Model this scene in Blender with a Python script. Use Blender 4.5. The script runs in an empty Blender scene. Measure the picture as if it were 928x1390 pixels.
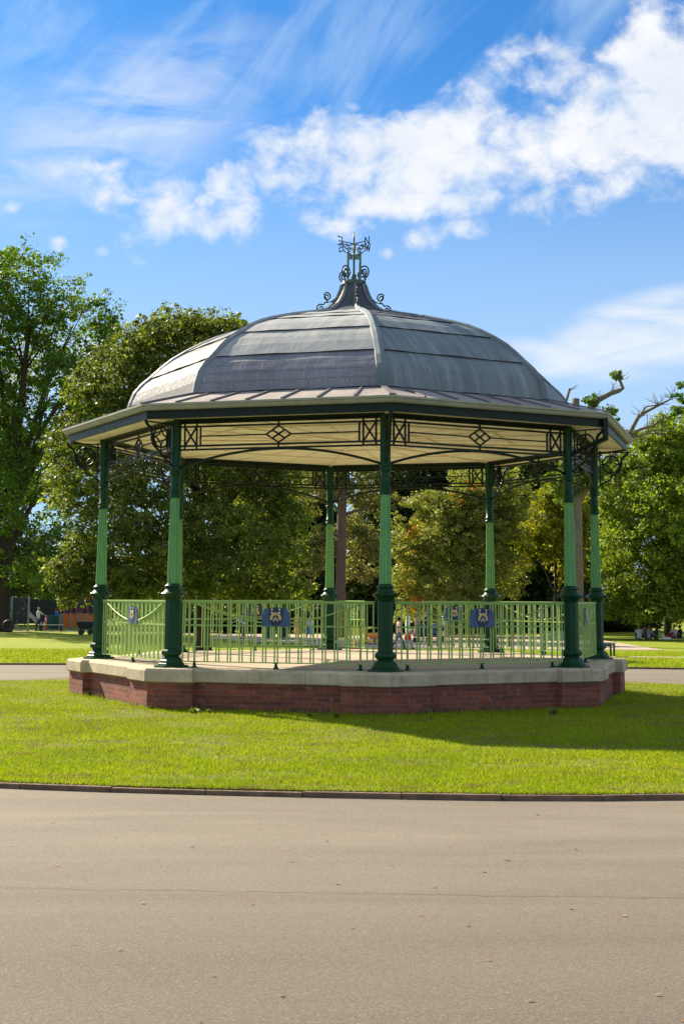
import bpy, bmesh, math, random
import numpy as np
from mathutils import Vector, Matrix
random.seed(7); RNG = np.random.default_rng(11)
PI = math.pi
scene = bpy.context.scene
COL = scene.collection

# ------------------------------------------------------------------ camera
F, CYP, PIT, ROLL, EYE = 1952.449, 515.094, .1511, .0051, 1.79
cam = bpy.data.cameras.new('camera'); camo = bpy.data.objects.new('camera', cam); COL.objects.link(camo)
cam.sensor_fit = 'HORIZONTAL'; cam.sensor_width = 36; cam.lens = F / 928 * 36
cam.shift_y = -(695 - CYP) / 928; cam.clip_start = .1; cam.clip_end = 5000
camo.matrix_world = Matrix.Translation((0, 0, EYE)) @ Matrix.Rotation(PI/2 + PIT, 4, 'X') @ Matrix.Rotation(ROLL, 4, 'Z')
scene.camera = camo

def P(px, py, Y):
    """world point at depth Y that stands in the direction of photo pixel (px, py)"""
    dx, dy = px - 464, py - CYP
    a = dx*math.cos(ROLL) + dy*math.sin(ROLL); b = -dx*math.sin(ROLL) + dy*math.cos(ROLL)
    d = Vector((a/F, math.cos(PIT) + b/F*math.sin(PIT), math.sin(PIT) - b/F*math.cos(PIT)))
    return Vector((0, 0, EYE)) + d * (Y / d.y)

def sm(a, b, x):
    t = min(1, max(0, (x-a)/(b-a))); return t*t*(3-2*t)
def gz(x, y):
    return -.68*sm(38, 76, y)

# ------------------------------------------------------------------ materials
class NT:
    def __init__(s, nt): s.nt = nt; s.n = nt.nodes; s.l = nt.links
    def new(s, t, **k):
        n = s.n.new(t)
        for a, b in k.items(): setattr(n, a, b)
        return n
    def set(s, sock, v):
        if isinstance(v, bpy.types.NodeSocket): s.l.new(v, sock)
        else: sock.default_value = v
    def math(s, op, a, b=None, c=None, clamp=False):
        n = s.new('ShaderNodeMath', operation=op); n.use_clamp = clamp
        s.set(n.inputs[0], a)
        if b is not None: s.set(n.inputs[1], b)
        if c is not None: s.set(n.inputs[2], c)
        return n.outputs[0]
    def noise(s, vec, scale, detail=4, rough=.55, dist=0):
        n = s.new('ShaderNodeTexNoise'); s.set(n.inputs['Vector'], vec)
        n.inputs['Scale'].default_value = scale; n.inputs['Detail'].default_value = detail
        n.inputs['Roughness'].default_value = rough; n.inputs['Distortion'].default_value = dist
        return n.outputs['Fac']
    def ramp(s, fac, stops):
        n = s.new('ShaderNodeValToRGB'); s.set(n.inputs[0], fac); e = n.color_ramp.elements
        while len(e) < len(stops): e.new(.5)
        for i, (p, c) in enumerate(stops):
            e[i].position = p; e[i].color = (c if hasattr(c, '__len__') else (c,)*3)[:3] + (1,) if hasattr(c, '__len__') else (c, c, c, 1)
        return n.outputs[0]
    def mix(s, fac, a, b, mode='MIX'):
        n = s.new('ShaderNodeMix', data_type='RGBA', blend_type=mode)
        s.set(n.inputs[0], fac)
        for i, v in ((6, a), (7, b)):
            if isinstance(v, tuple) and len(v) == 3: v = v + (1,)
            s.set(n.inputs[i], v)
        return n.outputs[2]
    def maprange(s, v, a, b, c=0, d=1, smooth=True):
        n = s.new('ShaderNodeMapRange'); n.interpolation_type = 'SMOOTHSTEP' if smooth else 'LINEAR'
        s.set(n.inputs[0], v)
        for i, q in ((1, a), (2, b), (3, c), (4, d)): n.inputs[i].default_value = q
        return n.outputs[0]
    def mapping(s, vec, scale=(1, 1, 1), rot=(0, 0, 0), loc=(0, 0, 0)):
        n = s.new('ShaderNodeMapping'); s.set(n.inputs[0], vec)
        n.inputs['Scale'].default_value = scale; n.inputs['Rotation'].default_value = rot; n.inputs['Location'].default_value = loc
        return n.outputs[0]

def newmat(name):
    m = bpy.data.materials.new(name); m.use_nodes = True
    t = NT(m.node_tree); b = t.n['Principled BSDF']
    tc = t.new('ShaderNodeTexCoord'); return m, t, b, tc

def bump(t, b, h, strength=.3, dist=.01):
    n = t.new('ShaderNodeBump'); n.inputs['Strength'].default_value = strength; n.inputs['Distance'].default_value = dist
    t.set(n.inputs['Height'], h); t.l.new(n.outputs[0], b.inputs['Normal'])

_M = {}
def plain(name, col, rough=.5, var=.18, scale=6, metal=0, bmp=.1, spec=.5):
    if name in _M: return _M[name]
    m, t, b, tc = newmat(name)
    n = t.noise(tc.outputs['Object'], scale, 6, .65)
    lo = tuple(c*(1-var) for c in col); hi = tuple(min(1, c*(1+var)) for c in col)
    t.l.new(t.ramp(n, [(.3, lo), (.7, hi)]), b.inputs['Base Color'])
    n2 = t.noise(tc.outputs['Object'], scale*3, 4)
    t.l.new(t.maprange(n2, .3, .7, max(.05, rough-.1), min(1, rough+.12)), b.inputs['Roughness'])
    b.inputs['Metallic'].default_value = metal; b.inputs['Specular IOR Level'].default_value = spec
    if bmp: bump(t, b, t.noise(tc.outputs['Object'], scale*6, 4), bmp, .004)
    _M[name] = m; return m

def m_paint(name, col, dirt=(.03, .03, .02), rough=.3):
    m, t, b, tc = newmat(name)
    n = t.noise(tc.outputs['Object'], 3, 6, .7); n2 = t.noise(tc.outputs['Object'], 22, 5, .7)
    base = t.ramp(n, [(.3, tuple(c*.82 for c in col)), (.7, tuple(min(1, c*1.12) for c in col))])
    d = t.maprange(n2, .58, .74)
    c = t.mix(t.math('MULTIPLY', d, .2), base, dirt); b.inputs['Specular IOR Level'].default_value = .28
    t.l.new(c, b.inputs['Base Color'])
    t.l.new(t.maprange(n2, .3, .7, rough, rough+.25), b.inputs['Roughness'])
    bump(t, b, n2, .12, .003)
    return m
DARK = m_paint('dark_green_gloss_paint', (.002, .047, .014), (.02, .03, .015), .28)
IRON = m_paint('dark_green_ironwork_paint', (.003, .014, .008), (.02, .02, .015), .35)
LIGHT = m_paint('light_green_paint', (.32, .48, .13), (.2, .25, .1), .35)
SHAFT = m_paint('mint_green_shaft_paint', (.20, .45, .17), (.15, .22, .1), .35)
GUTTER = m_paint('weathered_gutter_paint', (.34, .355, .28), (.1, .12, .07), .5)

def m_grass(name='grass_turf', worn=False):
    m, t, b, tc = newmat(name)
    o = tc.outputs['Object']
    n1 = t.noise(o, .35, 5, .6); n2 = t.noise(o, 3.0, 6, .7); n3 = t.noise(o, 40, 3, .7)
    c = t.ramp(n1, [(.3, (.17, .22, .006)), (.55, (.24, .28, .010)), (.75, (.33, .31, .03))])
    c = t.mix(t.maprange(n2, .35, .75), c, (.15, .22, .008))
    c = t.mix(t.maprange(n3, .45, .75), c, (.27, .28, .03))
    # bare brown earth patches
    n4 = t.noise(t.mapping(o, (1.1, 2.0, 1)), 1.2, 6, .75)
    c = t.mix(t.math('MULTIPLY', t.maprange(n4, .60, .70), .8), c, (.12, .085, .03))
    if worn: c = t.mix(t.maprange(n2, .3, .7, .45, .9), c, (.115, .095, .035))
    t.l.new(c, b.inputs['Base Color']); b.inputs['Roughness'].default_value = .85; b.inputs['Specular IOR Level'].default_value = .15
    bump(t, b, t.math('ADD', n3, t.math('MULTIPLY', n2, 2)), .6, .03)
    return m
GRASS = m_grass(); TURF = m_grass('worn_lawn_turf', True)

def m_blade():
    m, t, b, tc = newmat('grass_blades')
    geo = t.new('ShaderNodeNewGeometry')
    r = geo.outputs['Random Per Island']
    n1 = t.noise(tc.outputs['Object'], .5, 5, .6)
    c = t.ramp(r, [(0, (.15, .25, .002)), (.45, (.30, .42, .002)), (.85, (.48, .54, .006)), (1, (.56, .44, .12))])
    n4 = t.noise(t.mapping(tc.outputs['Object'], (1.1, 2.0, 1)), 1.2, 6, .75)
    c = t.mix(t.maprange(n1, .38, .7, 0, .6), c, (.22, .30, .008))
    c = t.mix(t.math('MULTIPLY', t.maprange(n4, .53, .64), .7), c, (.24, .17, .07))
    t.l.new(c, b.inputs['Base Color']); b.inputs['Roughness'].default_value = .7; b.inputs['Specular IOR Level'].default_value = .1
    tr = t.new('ShaderNodeBsdfTranslucent'); t.l.new(c, tr.inputs[0])
    mx = t.new('ShaderNodeMixShader'); mx.inputs[0].default_value = .4
    t.l.new(b.outputs[0], mx.inputs[1]); t.l.new(tr.outputs[0], mx.inputs[2])
    t.l.new(mx.outputs[0], t.n['Material Output'].inputs[0])
    return m
BLADE = m_blade()

def m_asphalt(name='path_asphalt', light=1.0):
    m, t, b, tc = newmat(name)
    o = tc.outputs['Object']
    n1 = t.noise(t.mapping(o, (.18, 1.1, 1)), 1.0, 5, .6, .6)
    n2 = t.noise(o, 1.3, 6, .7); n3 = t.noise(o, 140, 2, .8); n5 = t.noise(o, 14, 4, .7); n6 = t.noise(o, 55, 3, .8)
    L = light
    c = t.ramp(n1, [(.25, (.120*L, .095*L, .066*L)), (.5, (.180*L, .145*L, .103*L)), (.75, (.235*L, .195*L, .145*L))])
    c = t.mix(t.maprange(n2, .45, .8, 0, .45), c, (.17*L, .135*L, .098*L))
    c = t.mix(t.maprange(n5, .5, .8, 0, .3), c, (.27*L, .23*L, .18*L))
    if name == 'path_asphalt':   # tarmac grades darker and browner towards the near end
        sy = t.new('ShaderNodeSeparateXYZ'); t.l.new(o, sy.inputs[0])
        near = t.maprange(t.math('ADD', sy.outputs[1], t.math('MULTIPLY', n2, .8)), 6.0, 12.5, .75, 0)
        c = t.mix(near, c, (.092, .070, .048))
    c = t.mix(t.maprange(n3, .5, .68, 0, .55), c, (.08*L, .068*L, .056*L))
    c = t.mix(t.maprange(n3, .5, .34, 0, .45), c, (.34*L, .30*L, .24*L))
    c = t.mix(t.maprange(n6, .52, .72, 0, .5), c, (.07*L, .058*L, .045*L)); c = t.mix(t.maprange(n6, .46, .30, 0, .45), c, (.33*L, .29*L, .23*L))
    # pavement joint
    sx = t.new('ShaderNodeSeparateXYZ'); t.l.new(o, sx.inputs[0])
    w = t.math('ADD', sx.outputs[1], t.math('MULTIPLY', t.noise(t.mapping(o, (1, 0, 0)), 1.6, 6, .7), .22))
    w = t.math('ADD', w, t.math('MULTIPLY', sx.outputs[0], .05))
    ln = t.maprange(t.math('ABSOLUTE', t.math('SUBTRACT', w, 9.28)), .004, .022, 1, 0)
    c = t.mix(t.math('MULTIPLY', ln, t.maprange(n2, .3, .6, .2, .75)), c, (.07, .055, .04))
    t.l.new(c, b.inputs['Base Color']); b.inputs['Roughness'].default_value = .85; b.inputs['Specular IOR Level'].default_value = .25
    bump(t, b, t.math('ADD', n3, t.math('MULTIPLY', n5, .6)), .55, .006)
    return m
ASPH = m_asphalt()
SAND = plain('far_path_surface', (.40, .31, .23), .9, .15, 1.2)
SOIL = plain('soil', (.11, .08, .04), .95, .35, 5, bmp=.6)

def m_brick():
    m, t, b, tc = newmat('red_brick')
    uv = tc.outputs['UV']
    br = t.new('ShaderNodeTexBrick'); t.l.new(uv, br.inputs['Vector'])
    br.inputs['Color1'].default_value = (.34, .085, .042, 1); br.inputs['Color2'].default_value = (.17, .046, .028, 1)
    br.inputs['Mortar'].default_value = (.20, .13, .10, 1); br.inputs['Scale'].default_value = 1
    br.inputs['Mortar Size'].default_value = .006; br.inputs['Mortar Smooth'].default_value = .2; br.inputs['Bias'].default_value = .1
    br.inputs['Brick Width'].default_value = .225; br.inputs['Row Height'].default_value = .075
    n = t.noise(tc.outputs['Object'], 1.6, 6, .7); n2 = t.noise(tc.outputs['Object'], 9, 5, .7)
    c = t.mix(t.maprange(n, .45, .7, 0, .75), br.outputs[0], (.085, .035, .028))
    c = t.mix(t.maprange(n2, .56, .74, 0, .6), c, (.38, .28, .22))
    sx = t.new('ShaderNodeSeparateXYZ'); t.l.new(uv, sx.inputs[0])
    low = t.maprange(t.math('ADD', sx.outputs[1], t.math('MULTIPLY', n2, -.16)), -.06, .08, .7, 0)
    c = t.mix(low, c, (.045, .045, .02))
    t.l.new(c, b.inputs['Base Color']); b.inputs['Roughness'].default_value = .85
    bump(t, b, t.math('ADD', t.math('MULTIPLY', br.outputs['Fac'], -1.5), n2), .5, .01)
    return m
BRICK = m_brick()

def m_stone():
    m, t, b, tc = newmat('sandstone_coping')
    uv = tc.outputs['UV']; o = tc.outputs['Object']
    n = t.noise(o, 1.8, 6, .65); n2 = t.noise(o, 12, 6, .75); n3 = t.noise(t.mapping(uv, (5, .6, 1)), 1.5, 5, .7)
    c = t.ramp(n, [(.3, (.34, .28, .18)), (.6, (.58, .48, .32)), (.8, (.70, .60, .43))])
    c = t.mix(t.maprange(n2, .5, .75, 0, .6), c, (.20, .17, .11))
    c = t.mix(t.maprange(n3, .55, .75, 0, .5), c, (.13, .115, .08))
    br = t.new('ShaderNodeTexBrick'); t.l.new(uv, br.inputs['Vector'])
    br.inputs['Scale'].default_value = 1; br.inputs['Brick Width'].default_value = .95; br.inputs['Row Height'].default_value = 5
    br.inputs['Mortar Size'].default_value = .005; br.offset = 0
    c = t.mix(t.math('MULTIPLY', br.outputs['Fac'], .6), c, (.1, .085, .06))
    t.l.new(c, b.inputs['Base Color']); b.inputs['Roughness'].default_value = .9
    bump(t, b, n2, .4, .01)
    return m
STONE = m_stone()

def m_lead(name, c1, c2, streak, rough=.42, scratch=False):
    m, t, b, tc = newmat(name)
    uv = tc.outputs['UV']; o = tc.outputs['Object']
    n = t.noise(o, .9, 5, .6); ns = t.noise(t.mapping(uv, (7, .55, 1)), 1, 6, .7, .3); n2 = t.noise(o, 14, 5, .7)
    c = t.mix(t.maprange(n, .3, .7), c1, c2)
    c = t.mix(t.maprange(ns, .45, .75, 0, .75), c, streak)
    c = t.mix(t.maprange(ns, .48, .25, 0, .5), c, tuple(q*.55 for q in c1))
    c = t.mix(t.maprange(n2, .62, .8, 0, .5), c, tuple(q*.5 for q in c1))
    if scratch:
        v = t.noise(t.mapping(uv, (26, 3, 1)), 1, 5, .8, 1.2); v2 = t.noise(t.mapping(uv, (1.5, 12, 1)), 1, 5, .8, .8)
        sc = t.math('MULTIPLY', t.maprange(v, .54, .62), t.maprange(v2, .44, .56))
        c = t.mix(t.math('MULTIPLY', sc, .8), c, (.50, .50, .54))
        sx = t.new('ShaderNodeSeparateXYZ'); t.l.new(uv, sx.inputs[0])
        yy = t.math('ADD', sx.outputs[1], t.math('MULTIPLY', t.noise(t.mapping(uv, (2, 2, 1)), 2, 5, .7), .06))
        for k in (.17, .34, .5):
            ln = t.maprange(t.math('ABSOLUTE', t.math('SUBTRACT', yy, k+.03)), .003, .012, .7, 0)
            c = t.mix(t.math('MULTIPLY', ln, t.maprange(v2, .35, .6)), c, (.05, .05, .06))
    t.l.new(c, b.inputs['Base Color'])
    t.l.new(t.maprange(n2, .3, .7, rough-.08, rough+.15), b.inputs['Roughness'])
    b.inputs['Metallic'].default_value = 0; b.inputs['Specular IOR Level'].default_value = .22
    bump(t, b, t.math('ADD', t.noise(o, 5, 5, .6), t.math('MULTIPLY', n2, .3)), .4 if scratch else .25, .02)
    return m
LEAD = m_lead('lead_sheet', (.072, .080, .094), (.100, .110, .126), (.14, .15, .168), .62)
LEADB = m_lead('lead_sheet_blue_grey', (.14, .175, .185), (.20, .235, .245), (.34, .38, .38), .55)  # blue tint stands in for sky reflected by the shaded right facets
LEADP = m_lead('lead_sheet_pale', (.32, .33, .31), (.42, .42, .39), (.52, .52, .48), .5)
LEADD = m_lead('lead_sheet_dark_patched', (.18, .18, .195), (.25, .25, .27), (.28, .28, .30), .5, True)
LAP = plain('lead_lap_shadow_line_metal', (.05, .055, .06), .6)
SKIRT = m_lead('eave_sheet_metal', (.26, .22, .20), (.36, .31, .28), (.42, .38, .35), .65)
SEAM = plain('seam_batten_metal', (.17, .155, .155), .5)
CEIL = plain('cream_ceiling_boards', (.95, .88, .69), .55, .10, 1.6)
BLUE = plain('plaque_blue_enamel', (.035, .085, .21), .3, .2, 8)
NAVY = plain('shield_navy_enamel', (.006, .012, .05), .3)
GOLD = plain('shield_gold_enamel', (.55, .42, .16), .4)
CREAM = plain('shield_cream_enamel', (.75, .70, .55), .4)
FLOOR = m_asphalt('platform_surface', 2.1)
KERB = plain('brown_kerb_edging', (.17, .105, .062), .85, .4, 5, bmp=.4)

def m_bark(name, c1, c2):
    m, t, b, tc = newmat(name)
    o = tc.outputs['Object']
    n = t.noise(t.mapping(o, (5, 5, 1)), 2, 6, .7, .5)
    t.l.new(t.ramp(n, [(.3, c1), (.7, c2)]), b.inputs['Base Color']); b.inputs['Roughness'].default_value = .9
    bump(t, b, n, .8, .05); return m
BARK = m_bark('dark_bark', (.025, .018, .012), (.07, .052, .038))
BARKR = m_bark('reddish_pine_bark', (.08, .05, .037), (.18, .115, .085))
BARKG = m_bark('grey_bark', (.09, .075, .055), (.22, .19, .15))

def m_leaf(name, cols, transl=.45, spec=.4, spots=None):
    m, t, b, tc = newmat(name)
    geo = t.new('ShaderNodeNewGeometry'); r = geo.outputs['Random Per Island']
    c = t.ramp(r, [(i/(len(cols)-1), q) for i, q in enumerate(cols)])
    n = t.noise(tc.outputs['Object'], .35, 4, .6)
    c = t.mix(t.maprange(n, .35, .68, 0, .6), c, tuple(q*.55 for q in cols[0]))
    if spots:
        n2 = t.noise(tc.outputs['Object'], .55, 3, .5)
        c = t.mix(t.maprange(n2, spots[1], spots[1]+.05, 0, .85), c, spots[0])
    t.l.new(c, b.inputs['Base Color']); b.inputs['Roughness'].default_value = .5; b.inputs['Specular IOR Level'].default_value = spec*.6
    tr = t.new('ShaderNodeBsdfTranslucent')
    t.l.new(t.mix(1.0, c, (1.7, 1.7, .6), 'MULTIPLY'), tr.inputs[0])
    mx = t.new('ShaderNodeMixShader'); mx.inputs[0].default_value = transl
    t.l.new(b.outputs[0], mx.inputs[1]); t.l.new(tr.outputs[0], mx.inputs[2])
    t.l.new(mx.outputs[0], t.n['Material Output'].inputs[0])
    return m
L_PLANE = m_leaf('plane_tree_leaves', [(0.058, 0.120, 0.017), (0.097, 0.176, 0.021), (0.162, 0.239, 0.027)])
L_CHEST = m_leaf('chestnut_leaves', [(0.055, 0.098, 0.020), (0.105, 0.152, 0.026), (0.215, 0.255, 0.042), (0.290, 0.280, 0.072)], .45, .5)
L_RIGHT = m_leaf('bright_leaves', [(0.112, 0.171, 0.021), (0.193, 0.270, 0.025), (0.321, 0.384, 0.053)], .5, .5)
L_BUSH = m_leaf('autumn_tinged_leaves', [(0.145, 0.181, 0.038), (0.241, 0.281, 0.058), (0.385, 0.364, 0.096)], .4, .4, ((.62, .27, .01), .63))
L_YEL = m_leaf('golden_leaves', [(.15, .19, .012), (.26, .27, .015), (.36, .33, .03)], .5)
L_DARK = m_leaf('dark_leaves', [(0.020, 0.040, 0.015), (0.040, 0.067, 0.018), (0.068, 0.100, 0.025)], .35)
L_PINE = m_leaf('pine_needles', [(0.127, 0.156, 0.050), (0.204, 0.216, 0.067), (0.331, 0.288, 0.101)], .3)
L_FAR = m_leaf('far_leaves', [(0.080, 0.120, 0.042), (0.128, 0.173, 0.056), (0.191, 0.225, 0.070)], .35)

# ------------------------------------------------------------------ object helpers
def link(o, parent=None):
    COL.objects.link(o)
    if parent: o.parent = parent
    return o
def tag(o, label=None, cat=None, group=None, kind=None):
    if label: o['label'] = label
    if cat: o['category'] = cat
    if group: o['group'] = group
    if kind: o['kind'] = kind
    return o
def thing(name, label, cat, loc, rz=0, group=None):
    o = bpy.data.objects.new(name, None); o.empty_display_size = .3; o.location = loc; o.rotation_euler = (0, 0, rz)
    link(o); return tag(o, label, cat, group)
def copy_tree(o, parent=None):
    c = o.copy(); COL.objects.link(c); c.parent = parent
    for ch in list(o.children): copy_tree(ch, c)
    return c

class MB:
    def __init__(s): s.v = []; s.f = []; s.m = []; s.uv = []; s.sm = []
    def add(s, vs, fs, mi=0, uvs=None, smooth=False):
        b = len(s.v); s.v += [tuple(v) for v in vs]
        for i, f in enumerate(fs):
            s.f.append(tuple(b+j for j in f)); s.m.append(mi); s.sm.append(smooth)
            s.uv.append(uvs[i] if uvs else None)
    def box(s, c, size, rz=0, mi=0, ax=None):
        sx, sy, sz = [q/2 for q in size]; vs = []
        M = Matrix.Rotation(rz, 3, 'Z') if ax is None else ax
        for x in (-sx, sx):
            for y in (-sy, sy):
                for z in (-sz, sz): vs.append(Vector(c) + M @ Vector((x, y, z)))
        s.add(vs, [(0, 1, 3, 2), (4, 6, 7, 5), (0, 4, 5, 1), (2, 3, 7, 6), (0, 2, 6, 4), (1, 5, 7, 3)], mi)
    def bar(s, p, q, w, t=None, mi=0, n=4, up=None):
        p, q = Vector(p), Vector(q); t = t or w; d = (q-p).normalized()
        u = Vector(up) if up is not None else (Vector((0, 0, 1)) if abs(d.z) < .95 else Vector((1, 0, 0)))
        a = d.cross(u).normalized(); b = a.cross(d).normalized()
        if n == 4:
            offs = [a*w/2+b*t/2, -a*w/2+b*t/2, -a*w/2-b*t/2, a*w/2-b*t/2]
        else: offs = [a*math.cos(2*PI*i/n)*w/2+b*math.sin(2*PI*i/n)*t/2 for i in range(n)]
        vs = [p+o for o in offs]+[q+o for o in offs]
        s.add(vs, [(i, (i+1) % n, n+(i+1) % n, n+i) for i in range(n)] + [tuple(range(n))[::-1], tuple(range(n, 2*n))], mi, smooth=False)
    def tube(s, pts, rad, n=6, mi=0, smooth=True, sc=None, caps=True):
        pts = [Vector(p) for p in pts]; k = len(pts)
        if not hasattr(rad, '__len__'): rad = [rad]*k
        vs = []; a = None
        for i, p in enumerate(pts):
            d = (pts[min(i+1, k-1)]-pts[max(i-1, 0)])
            d = d.normalized() if d.length > 1e-9 else Vector((0, 0, 1))
            if a is None:
                a = d.orthogonal().normalized() if sc is None else (Vector((1, 0, 0)) if abs(d.x) < .9 else Vector((0, 0, 1)))
            a = (a - d*a.dot(d)).normalized(); b = d.cross(a)
            e = sc[i] if sc else (1, 1)
            for j in range(n):
                w = 2*PI*j/n; vs.append(p + (a*math.cos(w)*e[0] + b*math.sin(w)*e[1])*rad[i])
        fs = [(i*n+j, i*n+(j+1) % n, (i+1)*n+(j+1) % n, (i+1)*n+j) for i in range(k-1) for j in range(n)]
        if caps: fs += [tuple(range(n))[::-1], tuple((k-1)*n+j for j in range(n))]
        s.add(vs, fs, mi, smooth=smooth)
    def lathe(s, prof, n=24, c=(0, 0, 0), mi=0, smooth=True, off=0, flute=None, sx=1, sy=1):
        vs = []
        for r, z in prof:
            for j in range(n):
                w = 2*PI*j/n+off; rr = r*(flute(w) if flute else 1)
                vs.append((c[0]+rr*math.cos(w)*sx, c[1]+rr*math.sin(w)*sy, c[2]+z))
        k = len(prof)
        fs = [(i*n+j, i*n+(j+1) % n, (i+1)*n+(j+1) % n, (i+1)*n+j) for i in range(k-1) for j in range(n)]
        fs += [tuple(range(n))[::-1], tuple((k-1)*n+j for j in range(n))]
        s.add(vs, fs, mi, smooth=smooth)
    def ball(s, c, r, n=10, mi=0, sc=(1, 1, 1)):
        prof = [(max(.001, math.sin(PI*i/n))*r, -math.cos(PI*i/n)*r*sc[2]) for i in range(n+1)]
        s.lathe(prof, n+2, c, mi, sx=sc[0], sy=sc[1])
    def loops(s, polys, zs, mi=0, cap=True, bottom=True):
        """stack of same-count polygons with uv u=perimeter v=z"""
        n = len(polys[0]); vs = [(x, y, z) for p, z in zip(polys, zs) for x, y in p]
        per = [0]
        for j in range(n):
            a, b = polys[0][j], polys[0][(j+1) % n]; per.append(per[-1]+math.hypot(a[0]-b[0], a[1]-b[1]))
        fs = []; uv = []
        for i in range(len(polys)-1):
            for j in range(n):
                fs.append((i*n+j, i*n+(j+1) % n, (i+1)*n+(j+1) % n, (i+1)*n+j))
                uv.append([(per[j], zs[i]), (per[j+1], zs[i]), (per[j+1], zs[i+1]), (per[j], zs[i+1])])
        if cap: fs.append(tuple((len(polys)-1)*n+j for j in range(n))); uv.append([p for p in polys[-1]])
        if bottom: fs.append(tuple(range(n))[::-1]); uv.append([p for p in polys[0][::-1]])
        s.add(vs, fs, mi, uv)
    def build(s, name, mats, parent=None, loc=None, bevel=0):
        me = bpy.data.meshes.new(name); me.from_pydata(s.v, [], s.f)
        if not hasattr(mats, '__len__'): mats = [mats]
        for m in mats: me.materials.append(m)
        me.polygons.foreach_set('material_index', s.m); me.polygons.foreach_set('use_smooth', s.sm)
        if any(u for u in s.uv):
            ul = me.uv_layers.new(name='UVMap'); i = 0
            for f, u in zip(s.f, s.uv):
                for k in range(len(f)):
                    if u: ul.data[i].uv = u[k]
                    i += 1
        me.update()
        o = bpy.data.objects.new(name, me); link(o, parent)
        if loc is not None: o.location = loc
        if bevel:
            b = o.modifiers.new('bevel', 'BEVEL'); b.width = bevel; b.segments = 2; b.limit_method = 'ANGLE'
        return o

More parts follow.
